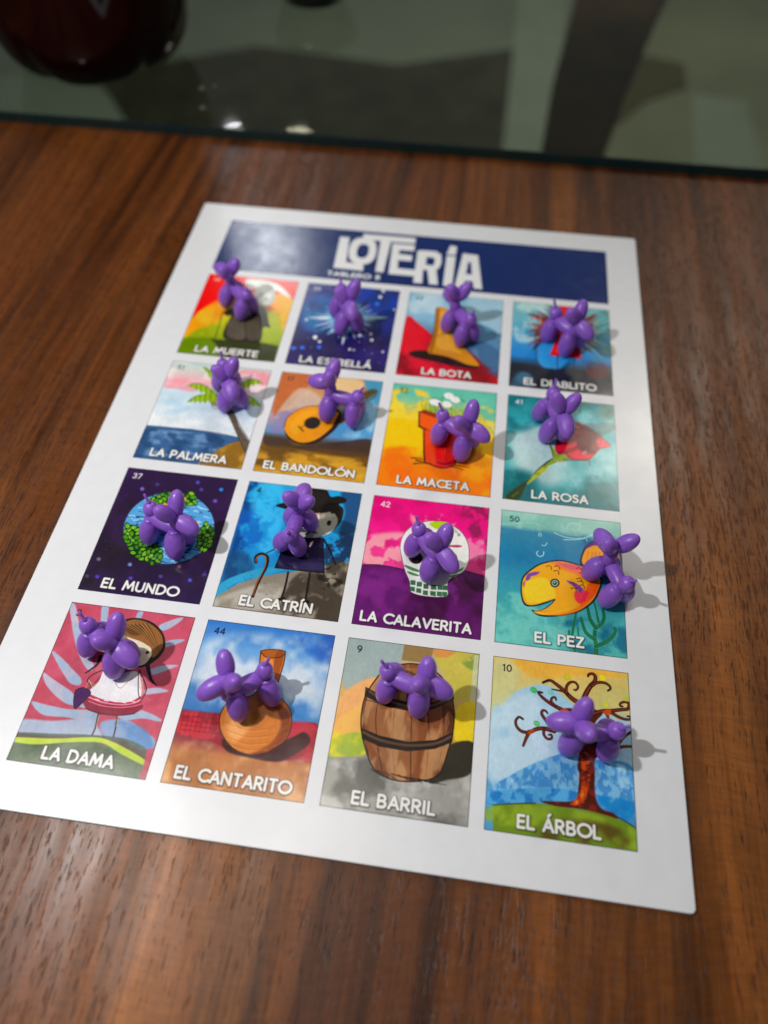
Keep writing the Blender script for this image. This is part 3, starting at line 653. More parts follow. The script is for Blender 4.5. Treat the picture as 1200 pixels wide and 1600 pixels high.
    ['l', '#9a3a3c', [697, 274, 789, 247, 869, 184], 53.7, 5, 4, 0.95, 1],
    ['l', '#6e1c26', [483, 544, 435, 616, 414, 699], 48.83, 5, 4, 0.95, 1],
    ['l', '#5a2028', [331, 472, 241, 476, 162, 526], 41.95, 5, 4, 0.95, 1],
    ['l', '#3c2028', [430, 465, 364, 492, 310, 544], 46.84, 5, 4, 0.95, 1],
    ['l', '#9a3a3c', [334, 302, 271, 241, 190, 226], 51.45, 5, 4, 0.95, 1],
    ['l', '#6e1c26', [613, 496, 652, 609, 716, 700], 59.76, 5, 4, 0.95, 1],
    ['l', '#5a2028', [411, 276, 375, 215, 319, 183], 47.54, 5, 4, 0.95, 1],
    ['l', '#7c2630', [425, 227, 388, 128, 320, 57], 38.16, 5, 4, 0.95, 1],
    ['l', '#8e2c34', [550, 557, 530, 681, 544, 799], 45.14, 5, 4, 0.95, 1],
    ['l', '#3c2028', [367, 282, 297, 204, 203, 166], 41.35, 5, 4, 0.95, 1],
    ['l', '#7c2630', [396, 366, 338, 337, 274, 341], 60.58, 5, 4, 0.95, 1],
    ['l', '#6e1c26', [676, 451, 751, 526, 844, 567], 42.09, 5, 4, 0.95, 1],
    ['l', '#6e1c26', [702, 209, 798, 156, 870, 66], 45.62, 5, 4, 0.95, 1],
    ['l', '#5a2028', [679, 533, 698, 599, 746, 636], 53.43, 5, 4, 0.95, 1],
    ['l', '#8e2c34', [511, 162, 525, 58, 502, -40], 40.02, 5, 4, 0.95, 1],
    ['l', '#8e2c34', [484, 581, 436, 659, 421, 746], 58.49, 5, 4, 0.95, 1],
    ['l', '#9a3a3c', [532, 571, 501, 676, 505, 781], 43.2, 5, 4, 0.95, 1],
    ['l', '#6e1c26', [407, 520, 348, 548, 310, 602], 34.53, 5, 4, 0.95, 1],
    ['l', '#3c2028', [681, 321, 748, 320, 810, 287], 57.06, 5, 4, 0.95, 1],
    ['l', '#6e1c26', [559, 587, 541, 682, 558, 771], 48.9, 5, 4, 0.95, 1],
    ['l', '#6e1c26', [677, 228, 769, 169, 840, 78], 60.24, 5, 4, 0.95, 1],
    ['l', '#3c2028', [377, 567, 281, 629, 214, 725], 39.26, 5, 4, 0.95, 1],
    ['l', '#6e1c26', [312, 441, 232, 428, 156, 462], 57.29, 5, 4, 0.95, 1],
    ['l', '#8e2c34', [359, 519, 256, 559, 173, 638], 41.16, 5, 4, 0.95, 1],
    ['l', '#9a3a3c', [670, 182, 739, 129, 780, 49], 51.5, 5, 4, 0.95, 1],
    ['l', '#c2dcd8', [847, 295, 1015, 214], 14, 4, 5, 0.8, 1],
    ['l', '#86b8bc', [802, 566, 925, 693], 14, 4, 5, 0.8, 1],
    ['l', '#2d4a50', [803, 563, 929, 687], 14, 4, 5, 0.8, 1],
    ['l', '#c2dcd8', [780, 599, 886, 749], 14, 4, 5, 0.8, 1],
    ['l', '#2d4a50', [848, 431, 1013, 456], 14, 4, 5, 0.8, 1],
    ['l', '#86b8bc', [853, 365, 1024, 338], 14, 4, 5, 0.8, 1],
    ['l', '#c2dcd8', [793, 581, 908, 718], 14, 4, 5, 0.8, 1],
    ['l', '#86b8bc', [835, 486, 989, 552], 14, 4, 5, 0.8, 1],
    ['l', '#2d4a50', [852, 387, 1022, 377], 14, 4, 5, 0.8, 1],
    ['l', '#c2dcd8', [836, 485, 990, 550], 14, 4, 5, 0.8, 1],
    ['l', '#c2dcd8', [830, 230, 983, 98], 14, 4, 5, 0.8, 1],
    ['l', '#2d4a50', [847, 294, 1014, 211], 14, 4, 5, 0.8, 1],
    ['l', '#2d4a50', [798, 573, 918, 705], 14, 4, 5, 0.8, 1],
    ['l', '#2d4a50', [844, 280, 1009, 187], 14, 4, 5, 0.8, 1],
    ['l', '#2d4a50', [780, 600, 884, 751], 14, 4, 5, 0.8, 1],
    ['l', '#c2dcd8', [813, 544, 947, 654], 14, 4, 5, 0.8, 1],
    ['l', '#2d4a50', [812, 546, 945, 658], 14, 4, 5, 0.8, 1],
    ['l', '#c2dcd8', [840, 264, 1002, 158], 14, 4, 5, 0.8, 1],
    ['p', '#3f9fdc', [579, 719, 556, 836, 498, 926, 419, 965, 340, 944, 281, 867, 258, 754, 279, 635, 338, 542, 420, 501, 501, 525, 559, 605], 20, 1, 0.95],
    ['p', '#c81c24', [717, 212, 693, 337, 631, 431, 550, 472, 469, 448, 409, 365, 387, 245, 410, 117, 471, 19, 555, -23, 639, 3, 698, 90], 6, 1, 1],
    ['p', '#b8181c', [672, 266, 655, 365, 610, 440, 550, 472, 491, 452, 447, 386, 431, 290, 448, 189, 493, 111, 554, 79, 615, 100, 658, 169], 4, 1, 1],
    ['l', '#701018', [443, 55, 421, -62], 14, 5, 2, 1, 1],
    ['l', '#701018', [677, 33, 701, -88], 14, 5, 2, 1, 1],
    ['p', '#f0d8b0', [462, 237, 458, 261, 447, 279, 431, 286, 416, 282, 405, 266, 400, 243, 405, 220, 416, 202, 431, 194, 447, 199, 458, 214], 3, 1, 1],
    ['p', '#d8181c', [474, 448, 669, 444, 705, 767, 387, 756], 3, 0, 1],
    ['l', '#5a1414', [387, 756, 705, 767], 6, 6, 2, 1, 1],
    ['l', '#16242e', [466, 747, 465, 944], 8, 8, 2, 1, 1],
    ['l', '#16242e', [631, 760, 628, 941], 8, 8, 2, 1, 1],
    ['l', '#2a3a3c', [230, 310, 251, 630, 267, 1027], 10, 8, 2, 1, 1],
    ['l', '#d8d0b8', [170, 216, 181, 314, 235, 407], 6, 4, 2, 1, 1],
    ['l', '#d8d0b8', [229, 210, 239, 309, 235, 407], 6, 4, 2, 1, 1],
    ['l', '#d8d0b8', [282, 205, 292, 303, 235, 407], 6, 4, 2, 1, 1],
    ['p', '#1e222c', [6, 905, 356, 942, 998, 943, 997, 1216, 0, 1236], 8, 0, 0.95],
    ['n', '#4a7a9a', [-1, 1058, 187, 1036, 231, 1208, 0, 1236], 4, 4, 0.4, 0.15, 0.8, 5, 20],
    ['n', '#5a2026', [652, 803, 1005, 794, 997, 972, 689, 1008], 5, 5, 0.45, 0.15, 0.8, 5, 20],
    ['t', 'EL DIABLITO', 490, 1193, 95, 680, '#f4f4f2'],
  ],
  'palmera': [
    ['g', [[0, '#b9d0cc'], [120, '#d4d2ce'], [250, '#e0a8b0'], [380, '#c9dbe6'], [560, '#c2d6e4'], [750, '#d2dce4'], [830, '#cfd8e0'], [1230, '#4a6c98']]],
    ['p', '#e4a0aa', [21, 240, 191, 246, 328, 283, 314, 382, 142, 363, 27, 365], 14, 1, 0.85],
    ['p', '#e59aa6', [703, 36, 999, 40, 1010, 221, 883, 168, 751, 143], 14, 1, 0.9],
    ['p', '#b2cfe2', [2, 519, 268, 511, 337, 609, 104, 719, 10, 679], 16, 1, 0.7],
    ['n', '#f2f4f6', None, 3, 6, 0.5, 0.15, 0.6, 14, 20],
    ['p', '#3f6088', [6, 850, 443, 836, 894, 874, 1061, 903, 1026, 1241, 0, 1230], 3, 0, 1],
    ['l', '#16202c', [6, 850, 244, 844, 445, 844, 688, 850, 896, 879], 5, 5, 1.5, 1, 1],
    ['n', '#7c9cc0', [3, 915, 759, 892, 709, 1075, 11, 1191], 6, 9, 0.5, 0.1, 0.8, 4, 15],
    ['n', '#274468', [-5, 890, 759, 892, 545, 1195, 0, 1218], 5, 8, 0.55, 0.1, 0.8, 9, 15],
    ['p', '#b08a40', [978, 889, 923, 908, 817, 960, 709, 1075, 671, 1154, 615, 1235, 1006, 1237, 985, 1038], 3, 1, 1],
    ['n', '#7a5a24', [945, 918, 740, 1046, 631, 1220, 1004, 1232], 6, 6, 0.5, 0.1, 0.8, 5, 15],
    ['l', '#2a2010', [978, 889, 923, 908, 817, 960, 709, 1075, 671, 1154, 615, 1235], 5, 5, 1.5, 1, 1],
    ['p', '#5f5648', [656, 540, 712, 519, 791, 629, 863, 750, 978, 889, 1009, 935, 991, 1037, 954, 992, 869, 852, 765, 685], 2, 1, 1],
    ['l', '#221c16', [670, 552, 765, 685, 869, 852, 982, 1026], 6, 6, 1.5, 1, 1],
    ['l', '#221c16', [755, 567, 856, 725, 978, 876], 6, 6, 1.5, 1, 1],
    ['l', '#2c241c', [729, 624, 780, 633], 5, 4, 1.5, 1, 1],
    ['l', '#2c241c', [784, 695, 835, 704], 5, 4, 1.5, 1, 1],
    ['l', '#2c241c', [833, 767, 883, 776], 5, 4, 1.5, 1, 1],
    ['l', '#2c241c', [883, 830, 933, 838], 5, 4, 1.5, 1, 1],
    ['l', '#2c241c', [929, 895, 979, 904], 5, 4, 1.5, 1, 1],
    ['p', '#8a8454', [606, 488, 606, 509, 595, 526, 577, 535, 556, 532, 537, 518, 526, 498, 526, 477, 536, 459, 555, 451, 576, 454, 595, 468], 2, 1, 1],
    ['p', '#a39d68', [647, 520, 647, 537, 637, 551, 620, 558, 601, 556, 585, 546, 576, 529, 576, 512, 586, 498, 602, 491, 621, 493, 638, 504], 2, 1, 1],
    ['l', '#3a341c', [528, 482, 537, 529, 581, 566, 631, 560], 5, 5, 1.5, 1, 1],
    ['p', '#2c5018', [728, 423, 725, 453, 702, 478, 664, 491, 622, 488, 587, 471, 569, 444, 572, 414, 596, 388, 634, 375, 676, 378, 710, 395], 4, 1, 1],
    ['p', '#8aa824', [587, 433, 554, 421, 522, 411, 493, 405, 465, 402, 439, 402, 414, 406, 392, 412, 371, 422, 352, 436, 335, 452, 320, 472, 307, 495, 296, 521, 298, 528, 312, 512, 334, 519, 347, 494, 377, 523, 388, 482, 423, 524, 433, 474, 471, 519, 483, 467, 521, 507, 536, 463, 572, 490], 1.5, 0, 1],
    ['l', '#1c4a14', [556, 429, 565, 478], 5, 2, 1.5, 1, 1],
    ['l', '#c8d23c', [524, 419, 538, 483], 5, 2, 1.5, 1, 1],
    ['l', '#1c4a14', [495, 413, 511, 489], 5, 2, 1.5, 1, 1],
    ['l', '#c8d23c', [467, 410, 486, 494], 5, 2, 1.5, 1, 1],
    ['l', '#1c4a14', [441, 410, 461, 498], 5, 2, 1.5, 1, 1],
    ['l', '#c8d23c', [417, 414, 437, 502], 5, 2, 1.5, 1, 1],
    ['l', '#1c4a14', [394, 420, 413, 504], 5, 2, 1.5, 1, 1],
    ['l', '#c8d23c', [373, 430, 391, 506], 5, 2, 1.5, 1, 1],
    ['l', '#1c4a14', [355, 443, 369, 507], 5, 2, 1.5, 1, 1],
    ['l', '#c8d23c', [338, 460, 347, 509], 5, 2, 1.5, 1, 1],
    ['l', '#1c4a14', [322, 480, 328, 512], 5, 2, 1.5, 1, 1],
    ['l', '#c8d23c', [309, 502, 309, 516], 5, 2, 1.5, 1, 1],
    ['l', '#123c12', [587, 433, 554, 421, 522, 411, 493, 405, 465, 402, 439, 402, 414, 406, 392, 412, 371, 422, 352, 436, 335, 452, 320, 472, 307, 495, 296, 521], 9, 5, 1.5, 1, 1],
    ['p', '#8aa824', [583, 420, 548, 387, 513, 358, 481, 333, 449, 313, 419, 296, 391, 284, 364, 275, 339, 271, 315, 272, 293, 276, 272, 285, 253, 298, 236, 315, 239, 323, 259, 316, 287, 337, 305, 321, 342, 366, 357, 336, 398, 397, 411, 357, 454, 423, 468, 383, 510, 443, 528, 414, 568, 461], 1.5, 0, 1],
    ['l', '#1c4a14', [550, 395, 560, 449], 5, 2, 1.5, 1, 1],
    ['l', '#c8d23c', [516, 366, 530, 436], 5, 2, 1.5, 1, 1],
    ['l', '#1c4a14', [483, 341, 501, 423], 5, 2, 1.5, 1, 1],
    ['l', '#c8d23c', [451, 321, 472, 412], 5, 2, 1.5, 1, 1],
    ['l', '#1c4a14', [421, 304, 444, 400], 5, 2, 1.5, 1, 1],
    ['l', '#c8d23c', [393, 292, 415, 387], 5, 2, 1.5, 1, 1],
    ['l', '#1c4a14', [366, 283, 387, 375], 5, 2, 1.5, 1, 1],
    ['l', '#c8d23c', [341, 279, 360, 362], 5, 2, 1.5, 1, 1],
    ['l', '#1c4a14', [317, 280, 333, 350], 5, 2, 1.5, 1, 1],
    ['l', '#c8d23c', [295, 284, 306, 338], 5, 2, 1.5, 1, 1],
    ['l', '#1c4a14', [275, 293, 280, 328], 5, 2, 1.5, 1, 1],
    ['l', '#c8d23c', [256, 306, 256, 321], 5, 2, 1.5, 1, 1],
    ['l', '#123c12', [583, 420, 548, 387, 513, 358, 481, 333, 449, 313, 419, 296, 391, 284, 364, 275, 339, 271, 315, 272, 293, 276, 272, 285, 253, 298, 236, 315], 9, 5, 1.5, 1, 1],
    ['p', '#8aa824', [590, 406, 566, 352, 542, 303, 519, 258, 496, 217, 474, 180, 452, 148, 431, 120, 410, 97, 390, 79, 370, 65, 351, 55, 333, 50, 315, 50, 317, 59, 338, 70, 367, 114, 384, 115, 419, 186, 430, 170, 468, 257, 474, 230, 512, 322, 517, 295, 552, 380, 558, 364, 588, 434], 1.5, 0, 1],
    ['l', '#1c4a14', [568, 360, 580, 420], 5, 2, 1.5, 1, 1],
    ['l', '#c8d23c', [544, 311, 561, 388], 5, 2, 1.5, 1, 1],
    ['l', '#1c4a14', [521, 266, 541, 358], 5, 2, 1.5, 1, 1],
    ['l', '#c8d23c', [498, 225, 521, 327], 5, 2, 1.5, 1, 1],
    ['l', '#1c4a14', [476, 188, 501, 296], 5, 2, 1.5, 1, 1],
    ['l', '#c8d23c', [454, 156, 479, 264], 5, 2, 1.5, 1, 1],
    ['l', '#1c4a14', [433, 129, 457, 232], 5, 2, 1.5, 1, 1],
    ['l', '#c8d23c', [412, 105, 433, 199], 5, 2, 1.5, 1, 1],
    ['l', '#1c4a14', [392, 87, 409, 166], 5, 2, 1.5, 1, 1],
    ['l', '#c8d23c', [372, 73, 385, 134], 5, 2, 1.5, 1, 1],
    ['l', '#1c4a14', [353, 63, 360, 104], 5, 2, 1.5, 1, 1],
    ['l', '#c8d23c', [335, 59, 336, 76], 5, 2, 1.5, 1, 1],
    ['l', '#123c12', [590, 406, 566, 352, 542, 303, 519, 258, 496, 217, 474, 180, 452, 148, 431, 120, 410, 97, 390, 79, 370, 65, 351, 55, 333, 50, 315, 50], 9, 5, 1.5, 1, 1],
    ['p', '#8aa824', [690, 393, 701, 340, 715, 292, 729, 252, 745, 217, 763, 188, 782, 166, 803, 151, 825, 141, 848, 139, 873, 142, 899, 153, 926, 169, 955, 192, 957, 200, 931, 188, 912, 205, 884, 188, 872, 235, 841, 207, 833, 274, 801, 241, 795, 317, 763, 288, 757, 362, 729, 348, 721, 414], 1.5, 0, 1],
    ['l', '#1c4a14', [703, 347, 713, 401], 5, 2, 1.5, 1, 1],
    ['l', '#c8d23c', [717, 301, 730, 370], 5, 2, 1.5, 1, 1],
    ['l', '#1c4a14', [731, 260, 748, 342], 5, 2, 1.5, 1, 1],
    ['l', '#c8d23c', [747, 225, 766, 317], 5, 2, 1.5, 1, 1],
    ['l', '#1c4a14', [765, 197, 785, 293], 5, 2, 1.5, 1, 1],
    ['l', '#c8d23c', [784, 174, 804, 271], 5, 2, 1.5, 1, 1],
    ['l', '#1c4a14', [805, 159, 823, 251], 5, 2, 1.5, 1, 1],
    ['l', '#c8d23c', [827, 150, 843, 233], 5, 2, 1.5, 1, 1],
    ['l', '#1c4a14', [850, 147, 863, 218], 5, 2, 1.5, 1, 1],
    ['l', '#c8d23c', [875, 151, 884, 205], 5, 2, 1.5, 1, 1],
    ['l', '#1c4a14', [901, 161, 905, 197], 5, 2, 1.5, 1, 1],
    ['l', '#c8d23c', [928, 177, 928, 193], 5, 2, 1.5, 1, 1],
    ['l', '#123c12', [690, 393, 701, 340, 715, 292, 729, 252, 745, 217, 763, 188, 782, 166, 803, 151, 825, 141, 848, 139, 873, 142, 899, 153, 926, 169, 955, 192], 9, 5, 1.5, 1, 1],
    ['p', '#8aa824', [697, 419, 719, 397, 742, 380, 765, 367, 788, 359, 812, 355, 835, 356, 859, 361, 883, 371, 907, 385, 931, 404, 956, 427, 980, 454, 1005, 486, 1006, 494, 985, 473, 969, 482, 943, 452, 932, 488, 900, 441, 892, 493, 855, 436, 846, 494, 807, 436, 795, 488, 757, 440, 740, 478], 1.5, 0, 1],
    ['l', '#1c4a14', [721, 405, 732, 464], 5, 2, 1.5, 1, 1],
    ['l', '#c8d23c', [744, 388, 759, 465], 5, 2, 1.5, 1, 1],
    ['l', '#1c4a14', [767, 375, 786, 466], 5, 2, 1.5, 1, 1],
    ['l', '#c8d23c', [790, 367, 811, 467], 5, 2, 1.5, 1, 1],
    ['l', '#1c4a14', [814, 363, 836, 468], 5, 2, 1.5, 1, 1],
    ['l', '#c8d23c', [837, 364, 859, 469], 5, 2, 1.5, 1, 1],
    ['l', '#1c4a14', [861, 369, 882, 469], 5, 2, 1.5, 1, 1],
    ['l', '#c8d23c', [885, 379, 903, 469], 5, 2, 1.5, 1, 1],
    ['l', '#1c4a14', [909, 393, 924, 469], 5, 2, 1.5, 1, 1],
    ['l', '#c8d23c', [933, 412, 943, 470], 5, 2, 1.5, 1, 1],
    ['l', '#1c4a14', [958, 435, 963, 473], 5, 2, 1.5, 1, 1],
    ['l', '#c8d23c', [982, 462, 982, 479], 5, 2, 1.5, 1, 1],
    ['l', '#123c12', [697, 419, 719, 397, 742, 380, 765, 367, 788, 359, 812, 355, 835, 356, 859, 361, 883, 371, 907, 385, 931, 404, 956, 427, 980, 454, 1005, 486], 9, 5, 1.5, 1, 1],
    ['q', '51', 75, 112, 58, '#4a5458'],
    ['t', 'LA PALMERA', 490, 1193, 95, 690, '#f4f4f2'],
  ],
  'bandolon': [
    ['g', [[0, '#b87448'], [180, '#c08a60'], [400, '#c0a098'], [600, '#a890a0'], [760, '#6a90b8'], [830, '#4a3a30'], [960, '#8a6420'], [1230, '#b88a28']]],
    ['p', '#b06438', [0, 0, 290, -11, 256, 250, 168, 427, 58, 576, -2, 396], 18, 1, 0.9],
    ['p', '#e2c89a', [547, 11, 822, 30, 749, 238, 553, 292], 16, 1, 0.9],
    ['p', '#cdb8a8', [205, 201, 427, 282, 422, 473, 213, 448, 156, 563, 58, 576], 16, 1, 0.8],
    ['p', '#4e96b8', [820, 16, 997, 12, 1002, 285, 913, 379, 786, 342, 863, 166], 12, 1, 0.95],
    ['p', '#5c9cc8', [655, 414, 969, 344, 990, 709, 671, 752, 619, 683], 10, 1, 0.95],
    ['n', '#a8d0e4', [673, 276, 964, 152, 989, 632, 705, 722], 6, 4, 0.5, 0.1, 0.7, 3, 15],
    ['n', '#8a80a8', [52, 550, 184, 506, 174, 743, 58, 759], 4, 4, 0.45, 0.15, 0.8, 5, 20],
    ['p', '#43342c', [26, 840, 214, 840, 344, 897, 718, 797, 983, 735, 982, 935, 548, 944, 272, 932, 58, 936], 12, 1, 0.95],
    ['n', '#5a4020', [1, 944, 988, 909, 981, 1127, 13, 1162], 4, 6, 0.5, 0.12, 0.8, 8, 20],
    ['n', '#d8a840', [17, 1016, 980, 984, 994, 1219, 10, 1233], 5, 9, 0.52, 0.1, 0.7, 9, 20],
    ['p', '#5a4420', [642, 523, 692, 582, 824, 324, 776, 275], 3, 1, 1],
    ['p', '#7a6628', [816, 201, 918, 117, 958, 139, 874, 248, 770, 372, 726, 351], 3, 1, 1],
    ['p', '#241c14', [183, 742, 181, 586, 313, 434, 487, 383, 635, 417, 682, 518, 650, 627, 574, 765, 492, 852, 378, 873, 252, 834], 2, 1, 1],
    ['p', '#dc9424', [172, 705, 178, 573, 293, 437, 448, 394, 595, 423, 652, 495, 611, 632, 517, 773, 431, 840, 335, 853, 235, 799], 1.5, 1, 1],
    ['p', '#eca838', [221, 685, 269, 521, 414, 434, 461, 468, 323, 593, 300, 777], 8, 1, 0.7],
    ['l', '#1a1208', [172, 705, 178, 573, 293, 437, 448, 394, 595, 423], 6, 6, 1.5, 1, 1],
    ['p', '#2c2420', [625, 539, 644, 470, 680, 505, 652, 639, 574, 765, 492, 852, 416, 868, 520, 793, 590, 687], 2, 1, 1],
    ['p', '#2a2220', [492, 587, 492, 625, 473, 659, 440, 681, 401, 683, 367, 667, 346, 635, 345, 597, 364, 563, 398, 541, 438, 538, 472, 555], 1.5, 1, 1],
    ['l', '#1c1410', [298, 669, 359, 723], 11, 11, 1.5, 1, 0],
    ['l', '#1c1410', [325, 684, 358, 646], 5, 5, 1.5, 1, 0],
    ['l', '#1a1208', [728, 364, 817, 206, 918, 117], 5, 5, 1.5, 1, 1],
    ['q', '17', 75, 112, 58, '#33241c'],
    ['t', 'EL BANDOLÓN', 490, 1193, 95, 810, '#f4f4f2'],
  ],
  'maceta': [
    ['g', [[0, '#5cb09c'], [200, '#86c0a0'], [380, '#d8c050'], [560, '#f4c020'], [800, '#f0a818'], [1000, '#ea8414'], [1230, '#ec7a14']]],
    ['p', '#6cbca8', [1, 8, 992, 14, 998, 482, 943, 443, 851, 265, 719, 186, 571, 157, 388, 157, 231, 153, 93, 147, 20, 231], 20, 1, 0.9],
    ['n', '#f2cc48', [3, 96, 335, 89, 343, 429, 313, 480, 7, 473, -5, 246], 5, 5, 0.36, 0.06, 0.95, 3, 30],
    ['n', '#e8cc58', [710, 187, 986, 247, 995, 597, 852, 547], 6, 6, 0.5, 0.08, 0.95, 5, 30],
    ['p', '#f5bc18', [7, 473, 310, 457, 368, 496, 386, 835, 112, 871, 20, 839], 20, 1, 0.8],
    ['n', '#e86c18', [17, 817, 987, 756, 1004, 1223, 73, 1231], 4, 3.5, 0.5, 0.12, 0.8, 7, 30],
    ['n', '#f4a420', [285, 870, 969, 758, 1004, 1223, 570, 1134], 5, 4, 0.55, 0.1, 0.6, 17, 30],
    ['l', '#2f5c24', [508, 339, 494, 284, 512, 225], 8, 2, 2, 1, 1],
    ['l', '#5c8c2c', [508, 339, 494, 248, 511, 192], 8, 2, 2, 1, 1],
    ['l', '#a8b850', [385, 326, 394, 256, 349, 242], 8, 2, 2, 1, 1],
    ['l', '#5c8c2c', [369, 325, 372, 257, 380, 230], 8, 2, 2, 1, 1],
    ['l', '#8caa3c', [436, 332, 437, 263, 392, 230], 8, 2, 2, 1, 1],
    ['l', '#2f5c24', [402, 328, 391, 279, 410, 242], 8, 2, 2, 1, 1],
    ['l', '#a8b850', [486, 337, 493, 281, 451, 194], 8, 2, 2, 1, 1],
    ['l', '#5c8c2c', [670, 356, 650, 283, 694, 252], 8, 2, 2, 1, 1],
    ['l', '#5c8c2c', [317, 319, 294, 229, 303, 187], 8, 2, 2, 1, 1],
    ['l', '#8caa3c', [539, 342, 530, 276, 542, 250], 8, 2, 2, 1, 1],
    ['l', '#8caa3c', [557, 344, 565, 260, 510, 243], 8, 2, 2, 1, 1],
    ['l', '#8caa3c', [600, 349, 602, 265, 599, 262], 8, 2, 2, 1, 1],
    ['l', '#a8b850', [677, 357, 689, 296, 679, 269], 8, 2, 2, 1, 1],
    ['l', '#5c8c2c', [467, 335, 475, 280, 487, 217], 8, 2, 2, 1, 1],
    ['l', '#8caa3c', [402, 328, 412, 251, 348, 182], 8, 2, 2, 1, 1],
    ['l', '#a8b850', [452, 333, 432, 277, 418, 184], 8, 2, 2, 1, 1],
    ['l', '#2f5c24', [442, 332, 420, 249, 390, 188], 8, 2, 2, 1, 1],
    ['l', '#a8b850', [652, 354, 640, 270, 650, 265], 8, 2, 2, 1, 1],
    ['l', '#5c8c2c', [585, 347, 596, 278, 562, 193], 8, 2, 2, 1, 1],
    ['l', '#2f5c24', [469, 335, 448, 249, 441, 250], 8, 2, 2, 1, 1],
    ['l', '#8caa3c', [722, 361, 709, 307, 684, 270], 8, 2, 2, 1, 1],
    ['l', '#a8b850', [334, 321, 316, 256, 326, 154], 8, 2, 2, 1, 1],
    ['l', '#8caa3c', [462, 334, 456, 274, 486, 183], 8, 2, 2, 1, 1],
    ['l', '#5c8c2c', [438, 332, 416, 265, 440, 182], 8, 2, 2, 1, 1],
    ['l', '#8caa3c', [474, 336, 474, 274, 470, 200], 8, 2, 2, 1, 1],
    ['l', '#5c8c2c', [460, 334, 447, 282, 470, 178], 8, 2, 2, 1, 1],
    ['l', '#8caa3c', [382, 326, 389, 267, 366, 193], 8, 2, 2, 1, 1],
    ['l', '#5c8c2c', [542, 343, 524, 274, 567, 210], 8, 2, 2, 1, 1],
    ['l', '#5c8c2c', [708, 360, 705, 284, 694, 252], 8, 2, 2, 1, 1],
    ['l', '#5c8c2c', [535, 342, 541, 265, 563, 248], 8, 2, 2, 1, 1],
    ['l', '#8caa3c', [408, 329, 385, 250, 392, 204], 8, 2, 2, 1, 1],
    ['l', '#5c8c2c', [581, 347, 583, 297, 549, 228], 8, 2, 2, 1, 1],
    ['l', '#a8b850', [469, 335, 478, 284, 464, 199], 8, 2, 2, 1, 1],
    ['l', '#a8b850', [598, 348, 597, 297, 548, 207], 8, 2, 2, 1, 1],
    ['l', '#5c8c2c', [349, 323, 336, 253, 343, 237], 8, 2, 2, 1, 1],
    ['l', '#2f5c24', [638, 353, 619, 292, 626, 232], 8, 2, 2, 1, 1],
    ['l', '#a8b850', [376, 326, 384, 236, 332, 217], 8, 2, 2, 1, 1],
    ['l', '#8caa3c', [411, 329, 394, 272, 370, 240], 8, 2, 2, 1, 1],
    ['l', '#5c8c2c', [706, 360, 695, 278, 694, 233], 8, 2, 2, 1, 1],
    ['l', '#5c8c2c', [469, 335, 454, 277, 461, 235], 8, 2, 2, 1, 1],
    ['l', '#5c8c2c', [498, 338, 508, 264, 476, 180], 8, 2, 2, 1, 1],
    ['l', '#2f5c24', [513, 340, 512, 281, 468, 238], 8, 2, 2, 1, 1],
    ['l', '#8caa3c', [440, 332, 448, 245, 457, 166], 8, 2, 2, 1, 1],
    ['l', '#2f5c24', [681, 357, 693, 303, 658, 255], 8, 2, 2, 1, 1],
    ['l', '#a8b850', [567, 345, 561, 255, 588, 222], 8, 2, 2, 1, 1],
    ['l', '#2f5c24', [346, 322, 337, 246, 339, 201], 8, 2, 2, 1, 1],
    ['l', '#3c7c40', [461, 167, 449, 152, 434, 143, 418, 141, 402, 144, 387, 155, 376, 170, 369, 189, 366, 211, 369, 232, 376, 252], 11, 9, 2, 1, 1],
    ['l', '#3c7c40', [596, 113, 581, 95, 562, 84, 542, 81, 521, 85, 503, 98, 489, 118, 480, 142, 477, 169, 479, 196, 488, 221], 11, 9, 2, 1, 1],
    ['l', '#3c7c40', [695, 158, 679, 139, 659, 127, 637, 123, 616, 129, 597, 142, 581, 163, 571, 188, 568, 217, 570, 246, 579, 272], 11, 9, 2, 1, 1],
    ['p', '#f8fbf8', [457, 202, 450, 220, 432, 233, 409, 235, 385, 228, 368, 212, 363, 192, 370, 173, 387, 161, 411, 158, 435, 165, 452, 181], 4, 1, 1],
    ['p', '#d890b0', [419, 198, 419, 201, 417, 204, 413, 205, 410, 204, 408, 203, 407, 200, 407, 197, 409, 194, 412, 193, 416, 193, 418, 195], 2, 1, 1],
    ['p', '#f8fbf8', [590, 104, 583, 123, 565, 135, 541, 138, 518, 130, 501, 114, 495, 94, 503, 75, 521, 62, 545, 59, 568, 67, 585, 83], 4, 1, 1],
    ['p', '#d890b0', [552, 100, 552, 103, 549, 106, 546, 107, 543, 107, 541, 105, 539, 102, 540, 99, 542, 96, 545, 95, 549, 95, 551, 97], 2, 1, 1],
    ['p', '#f8fbf8', [653, 145, 646, 163, 628, 176, 604, 179, 581, 171, 564, 155, 559, 135, 566, 116, 584, 103, 608, 101, 631, 108, 648, 124], 4, 1, 1],
    ['p', '#d890b0', [615, 141, 615, 144, 612, 147, 609, 148, 606, 148, 604, 146, 602, 143, 603, 140, 605, 137, 608, 136, 612, 136, 614, 138], 2, 1, 1],
    ['p', '#f8fbf8', [581, 215, 574, 234, 556, 246, 533, 249, 509, 242, 493, 226, 487, 206, 494, 187, 512, 175, 536, 172, 559, 179, 576, 195], 4, 1, 1],
    ['p', '#d890b0', [544, 212, 543, 215, 541, 218, 538, 219, 535, 218, 532, 216, 531, 214, 532, 210, 534, 208, 537, 207, 540, 207, 542, 209], 2, 1, 1],
    ['p', '#f8fbf8', [480, 207, 473, 226, 456, 238, 432, 241, 409, 233, 392, 217, 386, 197, 393, 179, 411, 166, 435, 163, 458, 171, 475, 187], 4, 1, 1],
